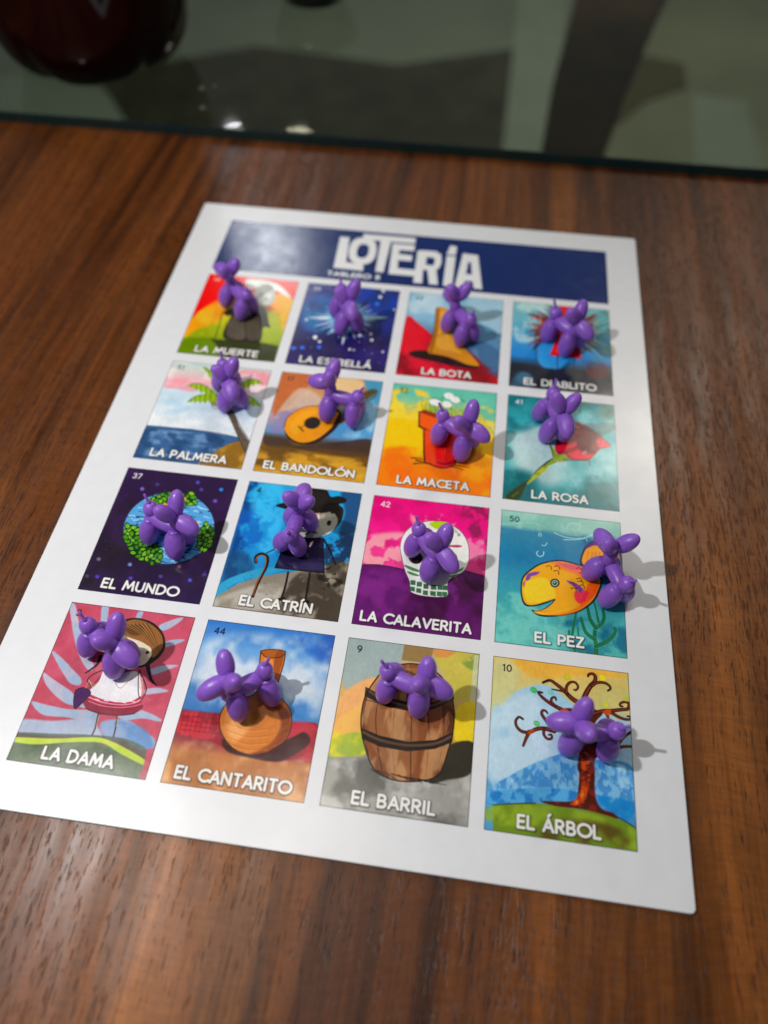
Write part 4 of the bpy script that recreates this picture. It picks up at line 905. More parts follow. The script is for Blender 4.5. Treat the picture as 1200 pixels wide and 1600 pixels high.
    ['p', '#d890b0', [443, 203, 442, 207, 440, 209, 437, 210, 434, 210, 431, 208, 430, 205, 431, 202, 433, 199, 436, 198, 439, 199, 441, 201], 2, 1, 1],
    ['p', '#c8401c', [283, 335, 330, 305, 516, 358, 721, 331, 729, 564, 674, 536, 355, 538, 300, 511], 2, 0, 1],
    ['p', '#e86020', [288, 340, 464, 377, 547, 401, 551, 553, 426, 546, 305, 510], 3, 0, 0.95],
    ['l', '#2a0c08', [303, 518, 355, 546, 553, 576, 734, 572], 16, 16, 2, 1, 0],
    ['p', '#c81c20', [464, 383, 725, 389, 729, 564, 551, 547], 6, 0, 0.8],
    ['p', '#7a3414', [283, 335, 330, 305, 516, 358, 722, 342, 720, 378, 538, 408, 429, 387], 3, 0, 0.85],
    ['l', '#2a0c08', [283, 335, 300, 511, 355, 541, 553, 576], 13, 13, 2, 1, 0],
    ['l', '#2a0c08', [283, 335, 428, 384, 538, 408], 5, 5, 2, 1, 0],
    ['p', '#d84a1c', [349, 545, 729, 564, 690, 850, 637, 933, 555, 971, 467, 956, 397, 900], 2, 0, 1],
    ['p', '#cc2020', [445, 555, 729, 564, 690, 850, 637, 933, 555, 971, 501, 951], 8, 0, 0.9],
    ['l', '#2a0c08', [349, 545, 391, 889, 440, 938, 555, 971, 653, 926, 686, 850], 14, 14, 2, 1, 1],
    ['l', '#160808', [585, 731, 578, 898], 9, 3, 2, 1, 1],
    ['l', '#160808', [605, 728, 600, 895], 9, 3, 2, 1, 1],
    ['l', '#160808', [626, 725, 622, 892], 9, 3, 2, 1, 1],
    ['l', '#160808', [647, 722, 644, 889], 9, 3, 2, 1, 1],
    ['l', '#160808', [668, 720, 666, 886], 9, 3, 2, 1, 1],
    ['p', '#7a0c10', [497, 908, 583, 908, 666, 864, 652, 910, 569, 937], 4, 1, 1],
    ['l', '#1a0c04', [275, 894, 331, 892, 388, 901], 13, 3, 2, 1, 1],
    ['l', '#1a0c04', [304, 956, 380, 940, 432, 944], 13, 3, 2, 1, 1],
    ['l', '#1a0c04', [317, 916, 395, 927, 421, 929], 13, 3, 2, 1, 1],
    ['l', '#1a0c04', [677, 895, 737, 898, 806, 900], 13, 3, 2, 1, 1],
    ['l', '#1a0c04', [670, 923, 731, 926, 800, 933], 13, 3, 2, 1, 1],
    ['l', '#1a0c04', [638, 944, 698, 952, 751, 967], 13, 3, 2, 1, 1],
    ['q', '52', 75, 112, 58, '#2c3c34'],
    ['t', 'LA MACETA', 490, 1193, 95, 620, '#f4f4f2'],
  ],
  'rosa': [
    ['g', [[0, '#107c84'], [300, '#2f9aa4'], [600, '#6cb8bc'], [900, '#4aa4a8'], [1230, '#127078']]],
    ['n', '#c8dcdc', [59, 446, 524, 287, 617, 777, 431, 1036, 152, 953, 50, 724], 4, 3, 0.34, 0.16, 0.9, 3, 90],
    ['n', '#9cd0d4', [429, 728, 978, 564, 947, 880, 614, 1082], 5, 3, 0.42, 0.14, 0.8, 4, 70],
    ['n', '#8cc8cc', [623, 117, 975, 129, 967, 364, 679, 308], 5, 4, 0.42, 0.14, 0.8, 5, 60],
    ['n', '#0a626c', [3, 27, 345, 14, 309, 313, 30, 450], 4, 4, 0.45, 0.15, 0.8, 6, 60],
    ['n', '#0c5c50', [684, -12, 990, 7, 973, 182, 780, 125], 4, 4, 0.42, 0.15, 0.8, 7, 50],
    ['n', '#0c5a60', [1, 924, 273, 938, 252, 1240, 5, 1225], 4, 4, 0.42, 0.15, 0.8, 8, 60],
    ['n', '#0f6468', [729, 764, 1007, 778, 997, 1215, 703, 1207], 4, 4, 0.45, 0.15, 0.8, 9, 60],
    ['p', '#2c3c1c', [429, 728, 364, 784, 281, 890, 245, 965, 137, 1071, 23, 1211, 142, 1214, 210, 1039, 292, 959, 374, 831, 467, 759], 2, 1, 1],
    ['p', '#8c9c2c', [429, 740, 364, 808, 282, 907, 246, 988, 246, 1000, 319, 932, 392, 817, 458, 761], 3, 1, 0.9],
    ['n', '#c8c84c', [448, 725, 281, 902, 157, 1115, 86, 1192, 283, 972, 467, 759], 9, 9, 0.58, 0.08, 0.8, 4, 10],
    ['p', '#981828', [447, 577, 485, 447, 572, 308, 641, 261, 737, 301, 842, 379, 906, 447, 952, 511, 856, 560, 807, 633, 739, 708, 617, 717, 523, 692, 467, 662], 2, 1, 1],
    ['p', '#5c0c18', [524, 442, 611, 290, 699, 306, 851, 391, 794, 385, 679, 347, 620, 405, 571, 513], 8, 1, 0.9],
    ['p', '#e02848', [447, 590, 562, 539, 648, 478, 657, 527, 561, 601, 486, 647], 5, 1, 0.95],
    ['p', '#e02c4c', [561, 638, 675, 600, 769, 626, 807, 621, 740, 690, 617, 699], 5, 1, 0.95],
    ['p', '#e22a50', [791, 499, 840, 430, 906, 460, 947, 511, 856, 541], 5, 1, 0.9],
    ['p', '#7c1828', [678, 424, 793, 410, 810, 484, 732, 593, 657, 577], 10, 1, 0.8],
    ['l', '#3c0810', [620, 392, 658, 452, 657, 527, 618, 607, 542, 653], 9, 5, 3, 1, 1],
    ['l', '#3c0810', [658, 439, 736, 391, 812, 421, 858, 466], 9, 5, 3, 1, 1],
    ['l', '#500c18', [657, 527, 713, 570, 789, 586, 807, 621], 7, 4, 3, 1, 1],
    ['p', '#f0b8c0', [736, 606, 735, 617, 728, 629, 717, 638, 705, 642, 695, 641, 689, 634, 690, 623, 697, 611, 708, 602, 720, 598, 730, 599], 6, 1, 0.95],
    ['p', '#e8a0a8', [636, 517, 634, 525, 628, 531, 619, 534, 610, 533, 604, 529, 602, 521, 604, 514, 611, 507, 619, 504, 628, 505, 634, 510], 6, 1, 0.9],
    ['p', '#d88890', [675, 331, 670, 337, 662, 339, 651, 337, 642, 331, 636, 324, 635, 317, 639, 311, 648, 309, 658, 311, 668, 317, 674, 324], 6, 1, 0.8],
    ['p', '#f0a0b0', [851, 475, 847, 479, 841, 480, 835, 477, 830, 472, 827, 466, 828, 460, 831, 457, 837, 456, 843, 459, 848, 464, 851, 470], 5, 1, 0.9],
    ['p', '#8ca02c', [399, 571, 448, 627, 467, 674, 542, 665, 561, 724, 486, 763, 429, 740, 429, 679], 3, 1, 1],
    ['l', '#2c3c1c', [399, 571, 419, 631, 434, 703], 12, 8, 2, 1, 1],
    ['l', '#2c4020', [523, 728, 636, 721, 730, 703, 753, 725, 757, 767], 12, 6, 2, 1, 1],
    ['l', '#1c2c24', [380, 560, 342, 527, 298, 539], 7, 2, 2, 1, 1],
    ['l', '#400810', [572, 308, 641, 261, 737, 301, 842, 379, 952, 511], 5, 5, 2, 1, 1],
    ['q', '41', 75, 112, 58, '#eef4f4'],
    ['t', 'LA ROSA', 490, 1193, 95, 470, '#f4f4f2'],
  ],
  'mundo': [
    ['g', [[0, '#2c1c3c'], [400, '#2a1838'], [800, '#24182c'], [1230, '#2a1c40']]],
    ['n', '#1e1a1c', [-52, 413, 157, 385, 274, 1152, 7, 1215], 3, 3, 0.35, 0.2, 0.9, 4, 90],
    ['n', '#3c2454', None, 3, 3, 0.55, 0.2, 0.5, 6, 20],
    ['p', '#7a70c0', [214, 210, 215, 219, 210, 226, 202, 230, 193, 228, 184, 223, 179, 214, 179, 205, 183, 198, 191, 194, 200, 195, 209, 201], 9, 1, 0.95],
    ['p', '#5a50b0', [675, 77, 675, 86, 671, 93, 662, 97, 653, 96, 645, 90, 640, 81, 640, 72, 644, 65, 652, 61, 662, 62, 670, 68], 9, 1, 0.95],
    ['p', '#3c8ce8', [898, 124, 898, 133, 893, 140, 885, 144, 876, 143, 868, 137, 863, 128, 863, 119, 867, 112, 875, 108, 885, 109, 893, 115], 9, 1, 0.95],
    ['p', '#6a60b8', [877, 248, 877, 257, 873, 264, 865, 268, 856, 267, 847, 261, 843, 253, 843, 244, 847, 237, 855, 233, 865, 234, 873, 240], 9, 1, 0.95],
    ['p', '#504080', [330, 144, 330, 153, 326, 161, 318, 164, 309, 163, 300, 158, 295, 149, 294, 140, 299, 132, 307, 129, 316, 130, 325, 135], 9, 1, 0.95],
    ['p', '#8898c8', [356, 954, 356, 963, 352, 969, 345, 972, 336, 971, 328, 966, 323, 959, 323, 951, 327, 944, 334, 941, 343, 942, 351, 947], 9, 1, 0.95],
    ['p', '#5848b0', [402, 1075, 403, 1083, 399, 1089, 391, 1092, 383, 1091, 375, 1086, 370, 1079, 370, 1071, 374, 1065, 381, 1062, 390, 1063, 398, 1067], 9, 1, 0.95],
    ['p', '#5a48b8', [133, 1099, 133, 1107, 129, 1113, 122, 1116, 113, 1115, 105, 1111, 100, 1103, 100, 1096, 103, 1089, 111, 1086, 120, 1087, 128, 1092], 9, 1, 0.95],
    ['p', '#6060d0', [880, 1028, 880, 1036, 876, 1042, 869, 1045, 860, 1045, 852, 1040, 848, 1033, 848, 1025, 852, 1018, 860, 1015, 868, 1016, 876, 1021], 9, 1, 0.95],
    ['p', '#707070', [87, 940, 87, 948, 84, 955, 76, 958, 67, 957, 59, 952, 54, 945, 53, 937, 57, 930, 65, 927, 74, 928, 82, 933], 9, 1, 0.95],
    ['p', '#604890', [636, 1026, 636, 1034, 632, 1041, 625, 1044, 616, 1043, 608, 1038, 604, 1031, 604, 1023, 608, 1017, 615, 1013, 624, 1014, 632, 1019], 9, 1, 0.95],
    ['p', '#504888', [727, 147, 727, 156, 723, 163, 715, 167, 705, 166, 697, 160, 692, 152, 692, 142, 697, 135, 705, 131, 714, 133, 722, 138], 9, 1, 0.95],
    ['p', '#70505a', [758, 919, 758, 927, 754, 933, 746, 937, 737, 936, 730, 931, 725, 923, 725, 915, 729, 909, 737, 906, 746, 907, 753, 912], 9, 1, 0.95],
    ['p', '#484088', [981, 961, 981, 969, 976, 976, 969, 979, 960, 978, 953, 973, 949, 966, 949, 958, 953, 951, 960, 948, 969, 949, 977, 954], 9, 1, 0.95],
    ['p', '#484850', [49, 1104, 50, 1112, 46, 1118, 39, 1121, 30, 1120, 22, 1116, 17, 1108, 16, 1100, 20, 1094, 27, 1091, 36, 1092, 44, 1097], 9, 1, 0.95],
    ['d', '#8880c8', None, 30, 2, 5, 8],
    ['p', '#2c5c58', [925, 527, 931, 618, 912, 705, 868, 782, 804, 846, 724, 891, 633, 915, 536, 917, 439, 896, 350, 854, 272, 793, 213, 717, 175, 630, 163, 538, 177, 447, 218, 365, 282, 296, 366, 246, 463, 220, 566, 219, 668, 243, 760, 290, 837, 357, 893, 438], 14, 1, 0.7],
    ['p', '#5c9ccc', [924, 521, 930, 612, 910, 700, 867, 777, 803, 840, 723, 885, 631, 910, 534, 911, 438, 891, 348, 849, 270, 788, 211, 712, 173, 625, 161, 533, 175, 442, 216, 359, 280, 290, 364, 240, 461, 214, 564, 213, 666, 237, 759, 284, 836, 351, 892, 432], 2, 1, 1],
    ['w', '#14304c', [924, 521, 930, 612, 910, 700, 867, 777, 803, 840, 723, 885, 631, 910, 534, 911, 438, 891, 348, 849, 270, 788, 211, 712, 173, 625, 161, 533, 175, 442, 216, 359, 280, 290, 364, 240, 461, 214, 564, 213, 666, 237, 759, 284, 836, 351, 892, 432], '#b4dcf0', 5],
    ['p', '#14381a', [184, 630, 224, 582, 291, 594, 355, 635, 390, 702, 479, 745, 549, 791, 568, 871, 535, 923, 431, 903, 311, 838, 232, 751], 2, 1, 1],
    ['f', [184, 630, 224, 582, 291, 594, 355, 635, 390, 702, 479, 745, 549, 791, 568, 871, 535, 923, 431, 903, 311, 838, 232, 751], 3],
    ['p', '#14381a', [291, 321, 349, 260, 467, 224, 544, 223, 654, 203, 691, 251, 686, 312, 626, 328, 575, 327, 502, 337, 408, 365, 366, 356], 2, 1, 1],
    ['f', [291, 321, 349, 260, 467, 224, 544, 223, 654, 203, 691, 251, 686, 312, 626, 328, 575, 327, 502, 337, 408, 365, 366, 356], 4],
    ['p', '#14381a', [815, 586, 834, 476, 909, 545, 944, 625, 924, 712, 877, 760, 815, 671], 2, 1, 1],
    ['f', [815, 586, 834, 476, 909, 545, 944, 625, 924, 712, 877, 760, 815, 671], 5],
    ['p', '#e8a02c', [789, 489, 788, 497, 782, 503, 773, 506, 763, 505, 755, 501, 750, 495, 751, 487, 756, 481, 765, 478, 776, 479, 784, 483], 2, 1, 1],
    ['p', '#e8a02c', [465, 339, 464, 345, 458, 351, 449, 354, 439, 353, 430, 350, 426, 345, 426, 339, 432, 333, 442, 331, 452, 331, 461, 334], 2, 1, 1],
    ['p', '#e8a02c', [608, 265, 609, 276, 607, 284, 602, 287, 595, 286, 588, 279, 583, 269, 582, 258, 584, 250, 590, 247, 597, 249, 603, 256], 2, 1, 1],
    ['q', '37', 75, 112, 58, '#f0f0f4'],
    ['t', 'EL MUNDO', 490, 1193, 95, 620, '#f4f4f2'],
  ],
  'catrin': [
    ['g', [[0, '#2c9ccc'], [400, '#2f94c8'], [700, '#2a86bc'], [1230, '#3a98cc']]],
    ['n', '#123c78', [-4, 8, 74, -3, 162, 646, 169, 936, 29, 1049, 11, 566], 7, 7, 0.42, 0.12, 0.9, 4, 20],
    ['p', '#20466a', [8, 765, 121, 701, 249, 877, 64, 1021, 24, 1026], 25, 1, 0.7],
    ['n', '#58c0e8', [83, 38, 310, 36, 391, 615, 256, 682, 84, 323], 8, 8, 0.45, 0.1, 0.6, 5, 30],
    ['n', '#1c5ca8', [-24, 337, 219, 331, 224, 637, 24, 614], 12, 12, 0.5, 0.1, 0.7, 25, 30],
    ['p', '#254870', [819, 10, 997, 14, 1002, 531, 872, 449, 886, 216], 16, 1, 0.9],
    ['n', '#1a2c48', [751, 491, 986, 434, 998, 702, 819, 751], 10, 10, 0.46, 0.06, 0.9, 6, 20],
    ['p', '#3f9cc0', [21, 1015, 218, 881, 394, 821, 481, 833, 331, 913, 142, 998, 30, 1129, -1, 1168], 6, 1, 0.95],
    ['p', '#8c8478', [-4, 1157, 145, 1009, 331, 913, 526, 851, 722, 788, 1015, 676, 1006, 1237, 1, 1235], 4, 0, 1],
    ['n', '#b4b0a8', [-1, 1168, 347, 981, 517, 1004, 536, 1183, 6, 1235], 4, 4, 0.38, 0.12, 0.9, 7, 20],
    ['n', '#3c342c', [584, 878, 998, 702, 1006, 1237, 564, 1223], 7, 7, 0.42, 0.12, 0.9, 8, 20],
    ['n', '#1c1814', [777, 804, 1002, 726, 1016, 934, 817, 962], 18, 18, 0.5, 0.06, 0.8, 9, 10],
    ['d', '#1c1c20', [169, 936, 488, 868, 522, 1026, 170, 1110], 20, 3, 7, 31],
    ['l', '#14100e', [412, 612, 368, 655, 313, 697], 11, 9, 2, 1, 1],
    ['l', '#14100e', [753, 503, 825, 605, 894, 731], 16, 12, 2, 1, 1],
    ['l', '#14100e', [526, 851, 530, 967, 522, 1095], 16, 16, 2, 1, 1],
    ['l', '#14100e', [701, 839, 708, 954, 715, 1096], 16, 16, 2, 1, 1],
    ['p', '#14100e', [496, 1093, 543, 1075, 554, 1104, 510, 1110], 2, 1, 1],
    ['p', '#14100e', [694, 1093, 737, 1076, 747, 1103, 702, 1105], 2, 1, 1],
    ['p', '#14100e', [424, 690, 454, 556, 561, 504, 751, 491, 820, 822, 709, 826, 406, 829], 2, 0, 1],
    ['p', '#221c3c', [436, 701, 474, 603, 566, 528, 745, 504, 807, 810, 706, 814, 420, 818], 3, 0, 0.9],
    ['p', '#3a3258', [509, 770, 609, 744, 775, 733, 795, 790, 623, 814], 12, 1, 0.6],
    ['p', '#e8e4dc', [556, 479, 591, 468, 603, 498, 577, 504], 2, 1, 1],
    ['p', '#dcd8d0', [648, 567, 672, 526, 662, 584, 648, 594], 2, 1, 1],
    ['l', '#0c0a10', [603, 498, 662, 528, 678, 501], 12, 8, 2, 1, 1],
    ['p', '#1c1612', [867, 214, 863, 321, 797, 417, 686, 479, 561, 490, 452, 449, 388, 364, 388, 258, 453, 158, 566, 93, 696, 82, 807, 127], 2, 1, 1],
    ['p', '#3c2a20', [529, 289, 527, 329, 505, 360, 470, 376, 431, 370, 397, 346, 379, 309, 381, 270, 403, 238, 438, 222, 478, 228, 511, 252], 4, 1, 1],
    ['p', '#b8b8ac', [832, 293, 828, 373, 774, 447, 684, 496, 583, 506, 496, 476, 447, 413, 449, 332, 502, 256, 593, 206, 697, 195, 785, 227], 2, 1, 1],
    ['p', '#d8b498', [558, 272, 716, 238, 696, 306, 626, 342, 563, 298], 3, 1, 1],
    ['p', '#f0e6dc', [630, 302, 718, 251, 709, 318, 658, 337], 3, 1, 1],
    ['p', '#9a9a90', [669, 336, 757, 285, 819, 264, 840, 326, 801, 408, 747, 466], 5, 1, 0.8],
    ['p', '#e8e4da', [765, 451, 819, 393, 795, 434], 3, 1, 1],
    ['p', '#241a14', [716, 238, 779, 164, 857, 167, 872, 257, 842, 274, 809, 239, 772, 244, 758, 226], 2, 1, 1],
    ['p', '#14100c', [787, 343, 783, 356, 775, 364, 765, 365, 757, 359, 751, 347, 751, 333, 755, 320, 763, 312, 772, 311, 781, 317, 786, 329], 2, 1, 1],
    ['l', '#14100c', [598, 474, 635, 443, 685, 452], 16, 10, 2, 1, 1],
    ['p', '#1a1614', [283, 223, 372, 171, 395, 121, 451, 11, 570, -12, 684, 1, 735, 69, 804, 53, 875, 77, 860, 120, 777, 151, 727, 237, 513, 265, 355, 247], 2, 1, 1],
    ['p', '#2a2220', [384, 176, 471, 56, 670, 44, 714, 105, 610, 199, 436, 209], 10, 1, 0.6],
    ['l', '#14100c', [246, 796, 234, 747, 274, 711, 327, 734, 340, 817, 323, 903, 306, 987, 295, 1104], 26, 22, 2, 1, 1],
    ['l', '#8c4c20', [247, 794, 241, 752, 276, 723, 318, 741, 330, 818, 316, 904, 300, 988, 296, 1095], 10, 9, 2, 1, 1],
    ['q', '4', 90, 112, 58, '#182838'],
    ['t', 'EL CATRÍN', 490, 1193, 95, 570, '#f4f4f2'],
  ],
  'calaverita': [
    ['g', [[0, '#d8147c'], [250, '#dc1c84'], [500, '#e04890'], [690, '#dc5090'], [720, '#5c1c5c'], [1230, '#6c1c64']]],
    ['n', '#7c1c4c', [721, 11, 1000, 1, 994, 485, 831, 237], 10, 10, 0.48, 0.08, 0.8, 2, 20],
    ['n', '#b81868', None, 9, 9, 0.55, 0.08, 0.5, 22, 20],
    ['n', '#f4b0b4', [-9, 436, 376, 355, 386, 648, 14, 686], 8, 8, 0.42, 0.07, 0.85, 3, 25],
    ['n', '#f0a8ac', [352, 134, 682, 117, 692, 256, 416, 294], 8, 8, 0.48, 0.07, 0.85, 4, 20],
    ['n', '#e890b0', [813, 322, 998, 351, 995, 511, 803, 511], 9, 9, 0.46, 0.07, 0.85, 5, 20],
    ['p', '#5a1c60', [7, 700, 141, 682, 323, 695, 544, 652, 811, 627, 992, 671, 1000, 1231, 0, 1231], 4, 0, 1],
    ['n', '#7c3080', [-26, 782, 372, 727, 368, 1074, 5, 1124], 5, 5, 0.45, 0.12, 0.8, 6, 20],
    ['n', '#3c1038', [405, 824, 971, 695, 979, 1222, 468, 1201], 4, 4, 0.42, 0.15, 0.9, 7, 20],
    ['n', '#7c3484', [551, 727, 816, 691, 790, 943, 741, 876], 5, 5, 0.5, 0.1, 0.8, 8, 20],
    ['l', '#1c0a1c', [7, 700, 141, 682, 323, 695], 6, 6, 1.5, 1, 1],
    ['l', '#1c0a1c', [858, 654, 947, 660, 997, 671], 6, 6, 1.5, 1, 1],
    ['p', '#e8e8e4', [289, 503, 298, 380, 367, 273, 501, 204, 642, 207, 762, 260, 839, 373, 861, 529, 834, 637, 771, 697, 719, 742, 709, 806, 709, 893, 547, 916, 435, 899, 414, 860, 402, 799, 359, 716, 327, 630], 1.5, 1, 1],
    ['l', '#4a3450', [289, 503, 298, 380, 367, 273, 501, 204, 642, 207, 762, 260, 839, 373, 861, 529, 834, 637, 771, 697, 719, 742, 709, 806, 709, 893, 547, 916, 435, 899, 414, 860, 402, 799, 359, 716, 327, 630, 289, 503], 4, 4, 1.5, 1, 1],
    ['p', '#a4c41c', [503, 227, 582, 196, 670, 203, 646, 257, 578, 277], 2, 1, 1],
    ['l', '#4a3a40', [703, 241, 740, 277, 761, 307], 3, 3, 1.5, 1, 1],
    ['p', '#5a4a50', [773, 306, 772, 313, 768, 318, 762, 321, 756, 320, 752, 315, 750, 309, 751, 302, 755, 296, 760, 294, 766, 295, 771, 299], 1, 1, 1],
    ['p', '#e8e8e4', [767, 306, 766, 310, 764, 313, 762, 314, 759, 313, 757, 311, 755, 308, 756, 304, 758, 302, 761, 300, 764, 301, 766, 303], 1, 1, 1],
    ['l', '#4a3a40', [736, 283, 706, 276], 3, 3, 1.5, 1, 1],
    ['l', '#4a3a40', [464, 302, 490, 284, 507, 271], 3, 3, 1.5, 1, 1],
    ['p', '#a8446c', [672, 428, 750, 407, 799, 413, 752, 433], 2, 1, 1],
    ['p', '#1c1814', [485, 592, 471, 618, 446, 632, 417, 632, 390, 617, 373, 591, 370, 561, 384, 535, 409, 520, 439, 520, 466, 536, 483, 562], 2, 1, 1],
    ['d', '#988c40', [380, 557, 467, 558, 478, 622, 404, 614], 10, 3, 5, 41],
    ['p', '#1c1814', [769, 554, 759, 587, 736, 611, 706, 618, 678, 607, 658, 581, 653, 546, 663, 513, 686, 489, 716, 482, 744, 493, 764, 520], 2, 1, 1],
    ['p', '#1c1814', [595, 670, 590, 690, 581, 704, 570, 709, 559, 703, 552, 687, 550, 667, 554, 647, 563, 632, 575, 627, 586, 633, 593, 649], 2, 1, 1],
    ['p', '#4c7c4c', [345, 653, 399, 666, 469, 688, 464, 706, 402, 697, 355, 673], 2, 1, 1],
    ['p', '#4c7c4c', [374, 709, 427, 719, 473, 733, 459, 745, 395, 734], 2, 1, 1],
    ['p', '#4c7c4c', [724, 665, 800, 629, 821, 608, 812, 645, 737, 686], 2, 1, 1],
    ['p', '#4c7c4c', [717, 710, 771, 684, 792, 674, 762, 714], 2, 1, 1],
    ['p', '#3f6848', [410, 788, 450, 785, 454, 827, 415, 830], 2, 0, 1],
    ['p', '#3f6848', [412, 845, 452, 845, 456, 886, 416, 884], 2, 0, 1],
    ['p', '#3f6848', [462, 796, 502, 793, 506, 835, 466, 838], 2, 0, 1],
    ['p', '#3f6848', [464, 853, 503, 852, 508, 894, 468, 892], 2, 0, 1],
    ['p', '#3f6848', [517, 808, 556, 805, 560, 847, 521, 850], 2, 0, 1],
    ['p', '#3f6848', [518, 865, 558, 865, 562, 906, 522, 904], 2, 0, 1],
    ['p', '#3f6848', [576, 807, 620, 804, 624, 846, 580, 849], 2, 0, 1],
    ['p', '#3f6848', [577, 864, 621, 863, 625, 905, 581, 903], 2, 0, 1],
    ['p', '#3f6848', [629, 803, 669, 800, 672, 841, 633, 844], 2, 0, 1],
    ['p', '#3f6848', [630, 860, 669, 859, 673, 901, 633, 899], 2, 0, 1],
    ['p', '#3f6848', [671, 799, 710, 796, 714, 838, 674, 841], 2, 0, 1],
    ['p', '#3f6848', [671, 856, 711, 856, 714, 897, 675, 895], 2, 0, 1],
    ['q', '42', 75, 112, 58, '#f4ecf0'],
    ['t', 'LA CALAVERITA', 490, 1196, 95, 850, '#f4f4f2'],
  ],
  'pez': [
    ['g', [[0, '#8cc0b4'], [150, '#84b8b0'], [190, '#3c84a0'], [450, '#2478a0'], [700, '#3c90a4'], [900, '#4ca4a8'], [1230, '#5cb0ac']]],
    ['n', '#a8d0c4', [0, 5, 1004, 6, 999, 169, 6, 170], 6, 6, 0.5, 0.12, 0.6, 3, 15],
    ['n', '#1c5c80', [684, 185, 998, 196, 1005, 635, 829, 709], 4, 4, 0.42, 0.15, 0.8, 4, 30],
    ['n', '#80c8c0', [-13, 796, 505, 899, 464, 1235, 5, 1226], 5, 6, 0.42, 0.12, 0.8, 5, 30],
    ['n', '#18607c', [548, 942, 993, 979, 995, 1212, 589, 1219], 6, 6, 0.46, 0.12, 0.8, 6, 30],
    ['l', '#a8dcd8', [6, 156, 231, 106, 368, 126], 8, 4, 3, 0.7, 1],
    ['l', '#d4ece8', [447, 177, 549, 209, 683, 199, 797, 129], 8, 5, 2, 0.9, 1],
    ['l', '#d4ece8', [526, 234, 638, 218, 706, 196, 717, 226], 8, 5, 2, 0.9, 1],
    ['l', '#c0e4dc', [549, 123, 576, 70, 640, 61, 666, 96, 621, 129, 589, 106], 7, 5, 2, 0.8, 1],
    ['l', '#dcf0ee', [362, 375, 358, 410, 327, 425, 304, 401, 315, 374], 7, 6, 2, 1, 1],
    ['l', '#dcf0ee', [387, 285, 374, 313, 352, 316, 347, 306], 6, 5, 2, 1, 1],
    ['l', '#dcf0ee', [323, 197, 341, 205, 337, 227, 319, 219, 323, 199], 5, 5, 2, 1, 1],
    ['l', '#5cb48c', [766, 1242, 767, 1149, 758, 1080, 766, 1009], 46, 14, 5, 0.6, 1],
    ['l', '#1c5c44', [766, 1242, 767, 1149, 758, 1080, 766, 1009], 34, 23.8, 3, 1, 1],
    ['l', '#3c8c5c', [766, 1242, 767, 1149, 758, 1080, 766, 1009], 10.2, 3, 4, 0.6, 1],
    ['l', '#5cb48c', [767, 1161, 841, 1116, 895, 1063, 918, 1012, 912, 989], 42, 14, 5, 0.6, 1],
    ['l', '#1c5c44', [767, 1161, 841, 1116, 895, 1063, 918, 1012, 912, 989], 30, 21, 3, 1, 1],
    ['l', '#3c8c5c', [767, 1161, 841, 1116, 895, 1063, 918, 1012, 912, 989], 9, 3, 4, 0.6, 1],
    ['l', '#5cb48c', [770, 1008, 813, 967, 836, 904, 823, 808], 42, 14, 5, 0.6, 1],
    ['l', '#1c5c44', [770, 1008, 813, 967, 836, 904, 823, 808], 30, 21, 3, 1, 1],
    ['l', '#3c8c5c', [770, 1008, 813, 967, 836, 904, 823, 808], 9, 3, 4, 0.6, 1],
    ['l', '#5cb48c', [758, 1104, 700, 1065, 675, 1009, 659, 939], 42, 14, 5, 0.6, 1],
    ['l', '#1c5c44', [758, 1104, 700, 1065, 675, 1009, 659, 939], 30, 21, 3, 1, 1],
    ['l', '#3c8c5c', [758, 1104, 700, 1065, 675, 1009, 659, 939], 9, 3, 4, 0.6, 1],
    ['l', '#5cb48c', [770, 1008, 729, 942, 715, 871, 703, 800], 42, 14, 5, 0.6, 1],
    ['l', '#1c5c44', [770, 1008, 729, 942, 715, 871, 703, 800], 30, 21, 3, 1, 1],
    ['l', '#3c8c5c', [770, 1008, 729, 942, 715, 871, 703, 800], 9, 3, 4, 0.6, 1],
    ['l', '#5cb48c', [792, 957, 773, 839, 753, 744], 30, 14, 5, 0.6, 1],
    ['l', '#1c5c44', [792, 957, 773, 839, 753, 744], 18, 12.6, 3, 1, 1],
    ['l', '#3c8c5c', [792, 957, 773, 839, 753, 744], 5.4, 3, 4, 0.6, 1],
    ['l', '#5cb48c', [579, 1174, 594, 1055, 623, 883], 34, 14, 5, 0.6, 1],
    ['l', '#1c5c44', [579, 1174, 594, 1055, 623, 883], 22, 15.4, 3, 1, 1],
    ['l', '#3c8c5c', [579, 1174, 594, 1055, 623, 883], 6.6, 3, 4, 0.6, 1],
    ['l', '#5cb48c', [610, 1216, 573, 1140, 565, 1059], 32, 14, 5, 0.6, 1],
    ['l', '#1c5c44', [610, 1216, 573, 1140, 565, 1059], 20, 14, 3, 1, 1],
    ['l', '#3c8c5c', [610, 1216, 573, 1140, 565, 1059], 6, 3, 4, 0.6, 1],
    ['l', '#5cb48c', [673, 1208, 642, 1119, 632, 1026], 28, 14, 5, 0.6, 1],
    ['l', '#1c5c44', [673, 1208, 642, 1119, 632, 1026], 16, 11.2, 3, 1, 1],
    ['l', '#3c8c5c', [673, 1208, 642, 1119, 632, 1026], 4.8, 3, 4, 0.6, 1],
    ['p', '#1c1c3c', [659, 453, 687, 305, 739, 231, 773, 213, 841, 191, 908, 209, 974, 253, 991, 408, 956, 464, 858, 426, 768, 515], 2, 1, 1],
    ['p', '#f09c28', [674, 438, 700, 316, 750, 262, 840, 231, 962, 281, 973, 410, 858, 400, 768, 489], 2, 1, 1],
    ['p', '#5c3478', [700, 303, 739, 237, 841, 196, 908, 209, 840, 250, 772, 259], 5, 1, 0.9],
    ['l', '#d84c18', [727, 326, 712, 414], 7, 3, 3, 0.8, 1],
    ['l', '#d84c18', [758, 322, 745, 410], 7, 3, 3, 0.8, 1],
